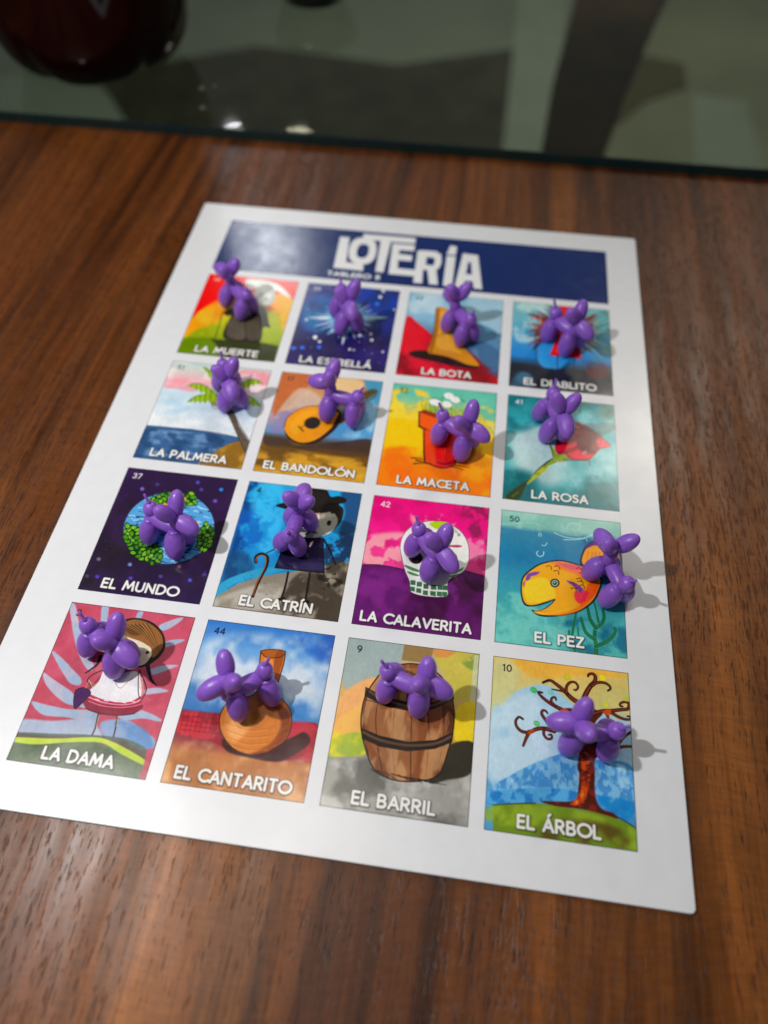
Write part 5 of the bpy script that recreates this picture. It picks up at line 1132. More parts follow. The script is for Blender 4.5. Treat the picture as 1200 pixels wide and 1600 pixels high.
    ['l', '#d84c18', [789, 317, 779, 405], 7, 3, 3, 0.8, 1],
    ['l', '#d84c18', [820, 313, 812, 401], 7, 3, 3, 0.8, 1],
    ['l', '#d84c18', [852, 309, 845, 396], 7, 3, 3, 0.8, 1],
    ['l', '#d84c18', [883, 305, 878, 392], 7, 3, 3, 0.8, 1],
    ['l', '#d84c18', [914, 301, 912, 387], 7, 3, 3, 0.8, 1],
    ['p', '#18203c', [184, 720, 199, 630, 284, 529, 372, 471, 504, 434, 659, 458, 769, 476, 833, 570, 808, 687, 752, 793, 633, 894, 463, 953, 335, 965, 275, 920, 334, 921, 415, 857, 440, 815, 376, 855, 291, 888, 222, 888, 191, 818], 2, 1, 1],
    ['p', '#eca428', [195, 718, 210, 636, 289, 541, 376, 483, 504, 447, 659, 471, 757, 496, 815, 580, 791, 684, 742, 782, 629, 882, 467, 938, 339, 952, 292, 927, 377, 899, 441, 834, 455, 798, 376, 838, 291, 876, 231, 874, 201, 812], 2, 1, 1],
    ['p', '#f07c20', [334, 921, 505, 899, 656, 806, 743, 695, 799, 613, 775, 716, 655, 867, 484, 943], 8, 1, 0.9],
    ['p', '#f08838', [460, 479, 658, 491, 789, 538, 788, 614, 658, 555, 504, 525], 10, 1, 0.9],
    ['p', '#f8cc3c', [211, 691, 374, 619, 462, 758, 419, 813, 248, 860], 14, 1, 0.8],
    ['p', '#e0785c', [416, 465, 681, 475, 768, 515, 723, 597, 548, 519], 12, 1, 0.7],
    ['p', '#c8508c', [460, 459, 637, 466, 724, 495, 592, 513], 8, 1, 0.6],
    ['p', '#e8541c', [723, 623, 805, 612, 775, 716, 699, 800, 655, 830], 10, 1, 0.8],
    ['p', '#d82c5c', [613, 713, 721, 698, 677, 803, 623, 798], 8, 1, 0.8],
    ['p', '#7c4ca0', [544, 621, 614, 632, 678, 679, 656, 719, 613, 675], 4, 1, 1],
    ['p', '#7c4ca0', [222, 665, 242, 598, 329, 569, 308, 602, 264, 621, 254, 650], 4, 1, 1],
    ['p', '#9c50a0', [200, 693, 222, 670, 212, 729], 3, 1, 0.7],
    ['p', '#f4c43c', [313, 936, 462, 905, 634, 833, 677, 803, 548, 905, 399, 944], 8, 1, 0.6],
    ['l', '#5c2c10', [385, 513, 405, 502, 425, 512, 425, 538], 7, 6, 1.5, 1, 1],
    ['l', '#5c2c10', [451, 504, 471, 493, 491, 504, 491, 529], 7, 6, 1.5, 1, 1],
    ['l', '#5c2c10', [445, 548, 465, 538, 485, 548, 485, 573], 7, 6, 1.5, 1, 1],
    ['l', '#5c2c10', [628, 498, 647, 488, 667, 498, 667, 524], 7, 6, 1.5, 1, 1],
    ['l', '#5c2c10', [649, 541, 669, 531, 689, 541, 688, 567], 7, 6, 1.5, 1, 1],
    ['l', '#5c2c10', [572, 640, 592, 630, 611, 640, 611, 665], 7, 6, 1.5, 1, 1],
    ['l', '#5c2c10', [627, 595, 647, 585, 666, 595, 666, 620], 7, 6, 1.5, 1, 1],
    ['l', '#5c2c10', [638, 619, 657, 609, 677, 619, 677, 644], 7, 6, 1.5, 1, 1],
    ['l', '#5c2c10', [648, 655, 668, 645, 687, 655, 687, 680], 7, 6, 1.5, 1, 1],
    ['l', '#5c2c10', [615, 685, 635, 675, 654, 685, 654, 710], 7, 6, 1.5, 1, 1],
    ['l', '#5c2c10', [583, 689, 602, 679, 622, 689, 622, 714], 7, 6, 1.5, 1, 1],
    ['l', '#5c2c10', [704, 521, 724, 511, 744, 521, 743, 546], 7, 6, 1.5, 1, 1],
    ['p', '#1c1c20', [492, 651, 487, 672, 473, 688, 455, 696, 436, 693, 423, 680, 418, 661, 422, 640, 436, 624, 454, 616, 473, 619, 487, 632], 1.5, 1, 1],
    ['p', '#8cb09c', [481, 653, 477, 668, 468, 680, 455, 686, 442, 684, 432, 674, 428, 660, 432, 644, 441, 632, 454, 626, 467, 628, 477, 638], 1.5, 1, 1],
    ['p', '#1c1c20', [470, 654, 468, 663, 462, 670, 455, 674, 447, 672, 441, 667, 439, 658, 441, 649, 447, 642, 454, 638, 462, 640, 468, 645], 1.5, 1, 1],
    ['p', '#c8d8c8', [459, 650, 458, 654, 456, 657, 452, 659, 449, 658, 447, 656, 446, 652, 447, 648, 449, 645, 452, 644, 456, 644, 458, 647], 1, 1, 1],
    ['l', '#18203c', [275, 925, 334, 921, 415, 862, 451, 808, 398, 840], 4, 4, 1.5, 1, 1],
    ['q', '50', 75, 112, 58, '#1c3840'],
    ['t', 'EL PEZ', 490, 1193, 95, 360, '#f4f4f2'],
  ],
  'dama': [
    ['g', [[0, '#c05068'], [500, '#c45870'], [800, '#c05468'], [1230, '#b85068']]],
    ['n', '#a83c50', None, 4, 4, 0.55, 0.15, 0.5, 3, 20],
    ['p', '#b4bcd0', [-3, 46, 36, 26, 142, 204, 251, 361, 360, 488, 337, 529, 246, 453, 143, 311], 6, 1, 0.9],
    ['n', '#98b0cc', [-3, 46, 36, 26, 142, 204, 251, 361, 360, 488, 337, 529, 246, 453, 143, 311], 7, 7, 0.5, 0.1, 0.8, 5, 8],
    ['p', '#b4bcd0', [249, 10, 298, 0, 331, 150, 303, 181], 6, 1, 0.9],
    ['n', '#98b0cc', [249, 10, 298, 0, 331, 150, 303, 181], 7, 7, 0.5, 0.1, 0.8, 5, 8],
    ['p', '#b4bcd0', [546, 17, 583, 9, 578, 74, 545, 92], 6, 1, 0.9],
    ['n', '#98b0cc', [546, 17, 583, 9, 578, 74, 545, 92], 7, 7, 0.5, 0.1, 0.8, 5, 8],
    ['p', '#b4bcd0', [742, 105, 837, 37, 907, 13, 873, 72, 790, 138], 6, 1, 0.9],
    ['n', '#98b0cc', [742, 105, 837, 37, 907, 13, 873, 72, 790, 138], 7, 7, 0.5, 0.1, 0.8, 5, 8],
    ['p', '#b4bcd0', [809, 242, 886, 204, 971, 192, 920, 232, 837, 270], 6, 1, 0.9],
    ['n', '#98b0cc', [809, 242, 886, 204, 971, 192, 920, 232, 837, 270], 7, 7, 0.5, 0.1, 0.8, 5, 8],
    ['p', '#b4bcd0', [778, 465, 874, 413, 981, 398, 908, 446, 801, 499], 6, 1, 0.9],
    ['n', '#98b0cc', [778, 465, 874, 413, 981, 398, 908, 446, 801, 499], 7, 7, 0.5, 0.1, 0.8, 5, 8],
    ['p', '#b4bcd0', [799, 611, 877, 587, 966, 599, 890, 628, 810, 646], 6, 1, 0.9],
    ['n', '#98b0cc', [799, 611, 877, 587, 966, 599, 890, 628, 810, 646], 7, 7, 0.5, 0.1, 0.8, 5, 8],
    ['p', '#b4bcd0', [5, 423, 63, 441, 180, 514, 300, 597, 305, 646, 225, 633, 113, 536], 6, 1, 0.9],
    ['n', '#98b0cc', [5, 423, 63, 441, 180, 514, 300, 597, 305, 646, 225, 633, 113, 536], 7, 7, 0.5, 0.1, 0.8, 5, 8],
    ['p', '#b4bcd0', [7, 590, 97, 627, 247, 692, 328, 741, 411, 801, 349, 798, 231, 780, 68, 681], 6, 1, 0.9],
    ['n', '#98b0cc', [7, 590, 97, 627, 247, 692, 328, 741, 411, 801, 349, 798, 231, 780, 68, 681], 7, 7, 0.5, 0.1, 0.8, 5, 8],
    ['p', '#b4bcd0', [9, 812, 123, 820, 299, 830, 489, 814, 521, 903, 321, 886, 127, 891], 6, 1, 0.9],
    ['n', '#98b0cc', [9, 812, 123, 820, 299, 830, 489, 814, 521, 903, 321, 886, 127, 891], 7, 7, 0.5, 0.1, 0.8, 5, 8],
    ['p', '#b4bcd0', [658, 812, 762, 761, 888, 778, 982, 811, 963, 826, 853, 819, 719, 850], 6, 1, 0.9],
    ['n', '#98b0cc', [658, 812, 762, 761, 888, 778, 982, 811, 963, 826, 853, 819, 719, 850], 7, 7, 0.5, 0.1, 0.8, 5, 8],
    ['p', '#a8b8d0', [1, 945, 214, 925, 417, 883, 521, 903, 601, 995, 393, 1015, 3, 1038], 10, 1, 0.95],
    ['p', '#8ca8cc', [563, 885, 742, 847, 881, 908, 977, 951, 986, 1017, 922, 1038, 767, 993, 620, 981], 10, 1, 0.95],
    ['n', '#5c88bc', [654, 872, 874, 886, 986, 1017, 793, 1001], 6, 6, 0.45, 0.1, 0.8, 9, 12],
    ['p', '#4c5c4c', [3, 1038, 248, 1013, 526, 984, 786, 979, 970, 1042, 971, 1119, 605, 1006, 261, 1046, -6, 1074], 5, 1, 0.8],
    ['p', '#6a7860', [-8, 1097, 488, 1012, 788, 1058, 986, 1128, 995, 1230, 1, 1232], 4, 0, 1],
    ['n', '#4c5c48', [6, 1130, 496, 1034, 931, 1136, 982, 1226, 1, 1232], 4, 4, 0.45, 0.12, 0.8, 10, 15],
    ['p', '#b8cc40', [0, 1073, 261, 1046, 486, 1007, 626, 997, 807, 1044, 981, 1112, 965, 1137, 773, 1082, 613, 1028, 385, 1056, 162, 1101, -6, 1103], 4, 1, 1],
    ['p', '#c04c64', [947, 1023, 1008, 1014, 1000, 1229, 953, 1225, 959, 1154], 6, 0, 0.9],
    ['l', '#3c3028', [522, 838, 534, 924, 531, 983], 12, 10, 2, 1, 1],
    ['l', '#e0c8b0', [529, 843, 540, 924], 4, 4, 1.5, 1, 1],
    ['l', '#3c3028', [662, 824, 677, 903, 684, 977], 12, 10, 2, 1, 1],
    ['l', '#e0c8b0', [666, 823, 682, 903], 4, 4, 1.5, 1, 1],
    ['p', '#8c2840', [410, 729, 797, 720, 779, 794, 662, 824, 518, 827, 419, 806], 2, 1, 1],
    ['l', '#3c1420', [419, 806, 518, 827, 662, 824, 779, 794], 6, 6, 1.5, 1, 1],
    ['l', '#2c2420', [452, 500, 382, 548, 351, 602, 404, 644], 9, 6, 1.5, 1, 1],
    ['l', '#2c2420', [457, 512, 430, 578, 384, 659], 6, 5, 1.5, 1, 1],
    ['l', '#d8a890', [363, 601, 412, 649, 454, 680], 7, 5, 1.5, 1, 1],
    ['p', '#e4e2e6', [451, 513, 560, 522, 706, 494, 784, 698, 635, 744, 401, 706, 438, 602], 2, 1, 1],
    ['l', '#8c7c74', [544, 549, 576, 607, 614, 626, 635, 598, 651, 571, 679, 542], 4, 4, 1.5, 1, 1],
    ['l', '#b82c50', [402, 708, 509, 733, 634, 740, 725, 721, 783, 674], 18, 18, 1.5, 1, 1],
    ['l', '#e8b0bc', [407, 723, 514, 746, 637, 749, 728, 731, 788, 690], 9, 9, 1.5, 1, 1],
    ['l', '#a82444', [413, 737, 518, 758, 640, 759, 731, 741, 793, 707], 16, 16, 1.5, 1, 1],
    ['l', '#e090a0', [418, 752, 523, 771, 643, 768, 734, 750, 798, 723], 6, 6, 1.5, 1, 1],
    ['l', '#f4e4e4', [460, 731, 492, 735], 6, 6, 1.5, 1, 1],
    ['l', '#f4e4e4', [527, 730, 558, 733], 6, 6, 1.5, 1, 1],
    ['l', '#f4e4e4', [593, 729, 624, 730], 6, 6, 1.5, 1, 1],
    ['l', '#f4e4e4', [660, 727, 691, 728], 6, 6, 1.5, 1, 1],
    ['l', '#f4e4e4', [722, 712, 752, 711], 6, 6, 1.5, 1, 1],
    ['l', '#2c2420', [707, 475, 788, 576, 807, 634, 790, 703], 9, 6, 1.5, 1, 1],
    ['l', '#2c2420', [705, 488, 750, 630, 781, 687], 6, 5, 1.5, 1, 1],
    ['l', '#d89088', [744, 533, 782, 614, 787, 649], 14, 8, 3, 1, 1],
    ['p', '#46205a', [295, 685, 335, 661, 389, 671, 411, 699, 390, 744, 344, 817, 315, 779, 298, 721], 2, 1, 1],
    ['l', '#1c1020', [295, 685, 335, 661, 389, 671, 411, 699, 390, 744, 344, 817, 315, 779, 298, 721, 295, 685], 6, 6, 1.5, 1, 1],
    ['l', '#c09080', [361, 663, 367, 612, 423, 629], 5, 5, 1.5, 1, 1],
    ['l', '#1c1814', [382, 408, 380, 472, 337, 529, 314, 551], 26, 6, 2, 1, 1],
    ['l', '#1c1814', [755, 430, 782, 477, 818, 534, 873, 573], 34, 6, 2, 1, 1],
    ['p', '#241a14', [421, 337, 382, 224, 425, 123, 524, 68, 670, 81, 782, 153, 837, 251, 827, 343, 755, 430, 663, 456, 536, 450], 2, 1, 1],
    ['p', '#d8ceb4', [420, 298, 447, 187, 525, 190, 676, 261, 752, 302, 751, 380, 707, 437, 583, 443, 467, 395], 3, 1, 1],
    ['p', '#8c5c30', [434, 149, 528, 81, 662, 96, 774, 167, 819, 253, 808, 320, 771, 364, 736, 292, 647, 252, 538, 228, 488, 195], 3, 1, 1],
    ['p', '#5c3c20', [508, 138, 604, 118, 639, 187, 570, 210, 496, 180], 6, 1, 0.9],
    ['l', '#b07c44', [481, 135, 599, 179, 724, 254], 5, 3, 2, 1, 1],
    ['l', '#3c2414', [496, 132, 610, 180, 732, 259], 5, 3, 2, 1, 1],
    ['l', '#b07c44', [510, 129, 622, 181, 740, 265], 5, 3, 2, 1, 1],
    ['l', '#3c2414', [524, 125, 634, 182, 748, 270], 5, 3, 2, 1, 1],
    ['l', '#b07c44', [539, 122, 646, 183, 756, 276], 5, 3, 2, 1, 1],
    ['l', '#3c2414', [553, 118, 658, 184, 764, 281], 5, 3, 2, 1, 1],
    ['l', '#b07c44', [567, 115, 670, 185, 772, 286], 5, 3, 2, 1, 1],
    ['l', '#3c2414', [582, 111, 681, 186, 780, 292], 5, 3, 2, 1, 1],
    ['l', '#b07c44', [596, 108, 693, 187, 788, 297], 5, 3, 2, 1, 1],
    ['l', '#3c2414', [611, 105, 705, 188, 796, 302], 5, 3, 2, 1, 1],
    ['l', '#b07c44', [625, 101, 717, 189, 804, 308], 5, 3, 2, 1, 1],
    ['l', '#3c2414', [639, 98, 728, 190, 812, 313], 5, 3, 2, 1, 1],
    ['p', '#1c1410', [735, 323, 737, 329, 735, 335, 730, 340, 723, 342, 716, 341, 711, 337, 709, 331, 711, 325, 716, 320, 723, 318, 730, 319], 2, 1, 1],
    ['p', '#f0ecd8', [759, 356, 754, 365, 746, 370, 737, 370, 729, 364, 724, 354, 724, 343, 729, 333, 737, 328, 746, 328, 754, 334, 759, 344], 4, 1, 0.8],
    ['q', '3', 75, 112, 58, '#2c2028'],
    ['t', 'LA DAMA', 490, 1193, 95, 500, '#f4f4f2'],
  ],
  'cantarito': [
    ['g', [[0, '#3c74b8'], [200, '#6c9ccc'], [450, '#a8bcd4'], [640, '#7ca0c4'], [700, '#4c7cac'], [720, '#8c2030'], [900, '#80303c'], [1000, '#b07850'], [1230, '#c08c58']]],
    ['n', '#d4dce4', [124, 141, 980, 69, 1003, 450, 841, 602, 118, 619, 48, 362], 4, 3.5, 0.36, 0.16, 0.85, 3, 70],
    ['n', '#2c58a8', [654, -5, 1000, -5, 1007, 227, 871, 200], 5, 4, 0.42, 0.15, 0.8, 4, 40],
    ['n', '#3c70a8', [-37, 531, 221, 517, 270, 705, 17, 719], 5, 4, 0.42, 0.15, 0.8, 5, 40],
    ['n', '#3c74b0', [746, 551, 998, 537, 1003, 684, 772, 675], 5, 4, 0.42, 0.15, 0.8, 6, 40],
    ['p', '#8c1c2c', [5, 738, 357, 713, 819, 700, 995, 696, 996, 869, 793, 977, 417, 952, 190, 883, 22, 886], 8, 1, 1],
    ['n', '#c03444', [23, 740, 275, 725, 277, 891, 22, 886], 9, 9, 0.5, 0.1, 0.8, 7, 10],
    ['l', '#5c1420', [24, 744, 33, 885], 7, 5, 4, 0.6, 1],
    ['l', '#5c1420', [61, 739, 67, 880], 7, 5, 4, 0.6, 1],
    ['l', '#5c1420', [98, 733, 102, 875], 7, 5, 4, 0.6, 1],
    ['l', '#5c1420', [135, 728, 136, 870], 7, 5, 4, 0.6, 1],
    ['l', '#5c1420', [172, 723, 171, 865], 7, 5, 4, 0.6, 1],
    ['l', '#5c1420', [209, 718, 205, 860], 7, 5, 4, 0.6, 1],
    ['l', '#5c1420', [246, 712, 240, 855], 7, 5, 4, 0.6, 1],
    ['l', '#5c1420', [8, 763, 345, 749], 7, 5, 4, 0.6, 1],
    ['l', '#5c1420', [17, 796, 354, 783], 7, 5, 4, 0.6, 1],
    ['l', '#5c1420', [27, 828, 362, 817], 7, 5, 4, 0.6, 1],
    ['l', '#5c1420', [36, 860, 371, 851], 7, 5, 4, 0.6, 1],
    ['n', '#b84050', [780, 716, 987, 707, 1001, 947, 817, 894], 6, 6, 0.45, 0.1, 0.7, 8, 12],
    ['n', '#e0b080', [-7, 932, 998, 987, 1001, 1215, 19, 1225], 5, 4, 0.5, 0.14, 0.8, 9, 30],
    ['n', '#a0683c', [-24, 1015, 985, 1028, 1001, 1215, 19, 1225], 4, 3, 0.52, 0.12, 0.7, 19, 30],
    ['n', '#c8a0a8', [626, 962, 991, 949, 1003, 1121, 728, 1142], 7, 10, 0.52, 0.1, 0.7, 10, 20],
    ['p', '#2c1014', [357, 879, 617, 923, 821, 813, 913, 759, 959, 834, 793, 977, 591, 987, 400, 964], 9, 1, 0.9],
    ['p', '#c07838', [463, 200, 547, 176, 647, 181, 656, 276, 646, 435, 654, 521, 715, 556, 784, 631, 808, 733, 785, 838, 681, 934, 565, 966, 435, 939, 327, 843, 286, 724, 332, 610, 488, 545, 500, 455, 480, 324], 2, 1, 1],
    ['p', '#a05c28', [463, 200, 547, 176, 647, 181, 614, 232, 518, 245, 476, 228], 2, 1, 1],
    ['p', '#d8985c', [337, 631, 474, 579, 544, 602, 490, 736, 448, 907, 347, 840], 14, 1, 0.6],
    ['p', '#e09c5c', [502, 275, 566, 266, 621, 416, 587, 509], 8, 1, 0.6],
    ['p', '#8c4c24', [668, 584, 773, 633, 802, 775, 733, 886, 744, 742], 10, 1, 0.7],
    ['p', '#f0b478', [514, 784, 492, 839, 457, 874, 419, 879, 388, 854, 371, 805, 374, 744, 396, 687, 431, 651, 469, 646, 501, 672, 517, 723], 22, 1, 0.7],
    ['p', '#6c3014', [624, 579, 761, 624, 804, 733, 777, 850, 672, 939, 565, 963, 688, 872, 733, 743, 691, 645], 14, 1, 0.7],
    ['p', '#7c3c1c', [578, 218, 640, 198, 640, 435, 644, 523, 614, 531], 8, 1, 0.7],
    ['l', '#a4602c', [340, 768, 505, 797, 665, 763, 774, 685], 4, 4, 3, 0.6, 1],
    ['l', '#e4b07c', [353, 781, 508, 811, 647, 780], 4, 4, 3, 0.5, 1],
    ['l', '#a4602c', [352, 817, 516, 844, 675, 811, 784, 734], 4, 4, 3, 0.6, 1],
    ['l', '#e4b07c', [365, 829, 519, 858, 658, 828], 4, 4, 3, 0.5, 1],
    ['l', '#a4602c', [364, 864, 527, 892, 685, 859, 794, 782], 4, 4, 3, 0.6, 1],
    ['l', '#e4b07c', [378, 877, 530, 905, 668, 875], 4, 4, 3, 0.5, 1],
    ['l', '#a4602c', [374, 903, 536, 931, 694, 898, 802, 822], 4, 4, 3, 0.6, 1],
    ['l', '#e4b07c', [387, 916, 540, 944, 677, 914], 4, 4, 3, 0.5, 1],
    ['l', '#2c1810', [463, 200, 480, 324, 500, 455, 488, 545, 332, 610, 286, 724, 327, 843, 435, 939, 565, 966, 681, 934], 7, 7, 2, 1, 1],
    ['l', '#2c1810', [647, 181, 656, 276, 646, 435, 654, 521, 715, 556, 784, 631, 808, 733, 785, 838, 681, 934], 7, 6, 2, 1, 1],
    ['l', '#2c1810', [463, 200, 547, 176, 647, 181, 614, 232, 518, 245, 468, 210], 5, 5, 1.5, 1, 1],
    ['q', '44', 75, 112, 58, '#16223c'],
    ['t', 'EL CANTARITO', 490, 1193, 95, 800, '#f4f4f2'],
  ],
  'barril': [
    ['g', [[0, '#a8a898'], [250, '#c4b088'], [500, '#c8a860'], [700, '#b8a048'], [830, '#908c60'], [900, '#989890'], [1230, '#747470']]],
    ['p', '#9cacac', [0, 0, 428, -6, 402, 157, 197, 327, 27, 396], 10, 1, 0.95],
    ['p', '#e0ac78', [17, 467, 194, 304, 290, 338, 201, 644, 19, 734], 14, 1, 0.95],
    ['p', '#e8b46c', [15, 647, 203, 511, 233, 705, 13, 820], 10, 1, 0.95],
    ['p', '#8c744c', [428, -6, 660, -12, 628, 127, 422, 130], 3, 0, 0.95],
    ['p', '#c0b458', [663, 25, 995, 6, 981, 316, 831, 382, 749, 207], 12, 1, 0.95],
    ['p', '#c88c54', [660, -4, 822, -8, 759, 61, 667, 61], 8, 1, 0.9],
    ['n', '#7c9048', [823, 4, 995, 6, 991, 127, 900, 115], 8, 8, 0.45, 0.1, 0.9, 3, 12],
    ['p', '#c8ccb0', [961, 10, 1002, 10, 993, 668, 941, 675], 5, 0, 0.8],
    ['p', '#d8c030', [858, 446, 996, 383, 993, 658, 865, 664], 8, 1, 0.95],
    ['p', '#9cb048', [16, 777, 211, 708, 255, 851, 19, 914], 8, 1, 0.9],
    ['n', '#d8cc40', [9, 735, 226, 663, 255, 851, 28, 902], 7, 7, 0.5, 0.1, 0.8, 4, 10],
    ['p', '#9c9c98', [11, 905, 321, 863, 749, 909, 993, 668, 1001, 1230, 4, 1226], 8, 0, 1],
    ['n', '#5c5c58', [32, 923, 954, 861, 990, 1218, 14, 1225], 4, 4, 0.48, 0.12, 0.8, 5, 20],
    ['n', '#c4c4c0', [32, 923, 954, 861, 990, 1218, 14, 1225], 5, 5, 0.55, 0.1, 0.7, 6, 20],
    ['p', '#2c2820', [796, 737, 993, 668, 997, 876, 836, 948, 714, 974], 8, 1, 0.95],
    ['p', '#7c4c30', [269, 271, 382, 179, 538, 144, 678, 181, 777, 274, 839, 426, 849, 602, 821, 776, 772, 926, 632, 985, 466, 997, 333, 944, 249, 810, 193, 645, 193, 444], 2, 1, 1],
    ['p', '#9c6c48', [284, 455, 552, 464, 604, 928, 389, 895, 251, 681], 14, 1, 0.7],
    ['p', '#4c2c1c', [735, 303, 835, 427, 845, 688, 772, 926, 728, 912, 787, 632], 12, 1, 0.8],
    ['p', '#8c6440', [310, 241, 519, 178, 682, 216, 757, 300, 525, 423, 282, 363], 4, 1, 1],
    ['p', '#3c2014', [306, 371, 534, 306, 738, 337, 657, 416, 484, 451, 348, 435], 4, 1, 1],
    ['l', '#2c1810', [293, 442, 292, 588, 337, 798, 400, 976], 5, 5, 2, 1, 1],
    ['l', '#2c1810', [414, 460, 426, 658, 451, 846, 486, 984], 5, 5, 2, 1, 1],
    ['l', '#2c1810', [534, 462, 554, 641, 572, 830, 590, 987], 5, 5, 2, 1, 1],
    ['l', '#2c1810', [649, 447, 678, 624, 689, 814, 688, 967], 5, 5, 2, 1, 1],
    ['l', '#2c1810', [742, 382, 781, 567, 781, 760, 756, 932], 5, 5, 2, 1, 1],
    ['l', '#2c1810', [205, 408, 206, 600, 259, 809, 331, 934], 5, 5, 2, 1, 1],
    ['n', '#c09870', [269, 271, 382, 179, 538, 144, 678, 181, 777, 274, 839, 426, 849, 602, 821, 776, 772, 926, 632, 985, 466, 997, 333, 944, 249, 810, 193, 645, 193, 444], 12, 3, 0.58, 0.08, 0.7, 9, 6],
    ['p', '#241a14', [186, 371, 324, 426, 550, 446, 701, 415, 826, 318, 837, 376, 706, 466, 557, 511, 334, 493, 188, 440], 3, 0, 1],
    ['l', '#5a4638', [203, 392, 328, 449, 552, 469, 703, 437, 819, 347], 16, 16, 5, 1, 1],
    ['p', '#241a14', [200, 675, 342, 712, 539, 727, 728, 689, 852, 614, 850, 687, 734, 750, 546, 793, 353, 788, 218, 750], 3, 0, 1],
    ['l', '#5a483a', [219, 703, 347, 742, 542, 752, 730, 714, 844, 645], 18, 18, 5, 1, 1],
    ['l', '#1c120c', [269, 271, 382, 179, 538, 144, 678, 181, 777, 274, 839, 426, 849, 602, 821, 776, 772, 926, 632, 985, 466, 997, 333, 944, 249, 810, 193, 645, 193, 444, 269, 271], 8, 8, 2, 1, 1],
    ['l', '#1c120c', [196, 466, 377, 487], 4, 4, 2, 1, 1],
    ['l', '#1c1410', [312, 947, 402, 988], 7, 2, 2, 1, 1],
    ['l', '#1c1410', [359, 951, 458, 994], 7, 2, 2, 1, 1],
    ['l', '#1c1410', [406, 955, 513, 1001], 7, 2, 2, 1, 1],
    ['l', '#1c1410', [453, 959, 564, 978], 7, 2, 2, 1, 1],
    ['l', '#1c1410', [500, 962, 619, 985], 7, 2, 2, 1, 1],
    ['l', '#1c1410', [546, 966, 674, 991], 7, 2, 2, 1, 1],
    ['l', '#1c1410', [593, 970, 726, 968], 7, 2, 2, 1, 1],
    ['l', '#1c1410', [639, 974, 780, 975], 7, 2, 2, 1, 1],
    ['l', '#1c1410', [685, 978, 835, 982], 7, 2, 2, 1, 1],
    ['q', '9', 82, 112, 58, '#24262a'],
    ['t', 'EL BARRIL', 490, 1193, 95, 550, '#f4f4f2'],
  ],
  'arbol': [
    ['g', [[0, '#d8b868'], [200, '#d0c080'], [450, '#c4c898'], [600, '#a8c4cc'], [850, '#6ca4cc'], [1230, '#5c9cc8']]],
    ['p', '#a4c8e0', [16, 428, 103, 322, 192, 244, 321, 184, 442, 183, 507, 233, 654, 328, 836, 324, 996, 387, 991, 1071, 44, 945], 14, 1, 0.95],
    ['n', '#c8dce8', [15, 409, 470, 208, 528, 447, 477, 689, 42, 902], 4, 4, 0.42, 0.14, 0.8, 3, 40],
    ['p', '#c8c898', [12, 19, 185, 67, 174, 246, 31, 379], 25, 1, 0.8],
    ['n', '#c0b878', [748, 56, 990, 26, 998, 350, 800, 300], 5, 5, 0.45, 0.12, 0.7, 4, 30],
    ['p', '#e0ac4c', [164, 5, 467, -3, 655, 9, 990, 11, 980, 37, 655, 68, 376, 133, 234, 101], 14, 1, 0.8],
    ['p', '#4c8cc4', [45, 954, 172, 851, 327, 752, 494, 669, 601, 646, 742, 672, 995, 692, 999, 1070, 51, 1071], 5, 1, 0.95],
    ['n', '#94c4e0', [215, 819, 494, 686, 994, 710, 1001, 1013, 653, 959, 46, 970], 34, 26, 0.52, 0.06, 0.75, 5, 12],
    ['n', '#b8dcf0', [215, 819, 494, 686, 994, 710, 1001, 1013, 653, 959, 46, 970], 12, 8, 0.58, 0.1, 0.6, 15, 12],
    ['p', '#2c78b8', [47, 987, 219, 939, 393, 912, 584, 900, 601, 957, 51, 1063], 8, 1, 0.8],
    ['n', '#7cc0e4', [46, 970, 601, 881, 601, 966, 51, 1063], 16, 12, 0.5, 0.06, 0.6, 6, 6],
    ['n', '#1c80c0', [756, 912, 1004, 930, 999, 1062, 823, 1003], 12, 10, 0.45, 0.08, 0.8, 7, 12],
    ['p', '#6c8428', [51, 1071, 180, 1042, 335, 1017, 481, 1015, 653, 1017, 806, 1022, 907, 1050, 998, 1087, 1000, 1226, 60, 1234], 4, 0, 1],
    ['n', '#8ca438', [51, 1071, 481, 1015, 907, 1066, 998, 1111, 994, 1223, 653, 1140, 57, 1186], 6, 6, 0.48, 0.12, 0.8, 8, 15],
    ['n', '#54421c', [226, 1123, 822, 1085, 903, 1219, 145, 1231], 4, 4, 0.44, 0.14, 0.85, 9, 25],
    ['l', '#34300c', [51, 1069, 180, 1043, 335, 1017], 5, 8, 2, 1, 1],
    ['l', '#34200c', [840, 1018, 907, 1042, 999, 1085], 7, 7, 2, 1, 1],
    ['p', '#4c1c14', [629, 651, 618, 741, 629, 792, 620, 896, 610, 948, 567, 974, 481, 986, 369, 1000, 464, 1017, 584, 1014, 670, 1015, 789, 1028, 882, 1041, 849, 1008, 781, 996, 743, 947, 731, 864, 736, 769, 733, 691, 760, 635, 779, 543, 636, 561], 3, 1, 1],
    ['n', '#d0561c', [645, 649, 698, 643, 701, 817, 683, 896, 653, 976, 567, 995, 601, 957, 636, 894, 645, 790], 16, 16, 0.4, 0.05, 0.95, 5, 6],
    ['n', '#f08a3c', [654, 648, 689, 644, 692, 818, 670, 898, 619, 980, 576, 990, 619, 947, 644, 893], 22, 22, 0.55, 0.05, 0.9, 8, 6],
    ['n', '#8c2c14', [629, 651, 618, 741, 629, 792, 620, 896, 610, 948, 567, 974, 481, 986, 369, 1000, 464, 1017, 584, 1014, 670, 1015, 789, 1028, 882, 1041, 849, 1008, 781, 996, 743, 947, 731, 864, 736, 769, 733, 691, 760, 635, 779, 543, 636, 561], 20, 20, 0.56, 0.05, 0.6, 9, 3],
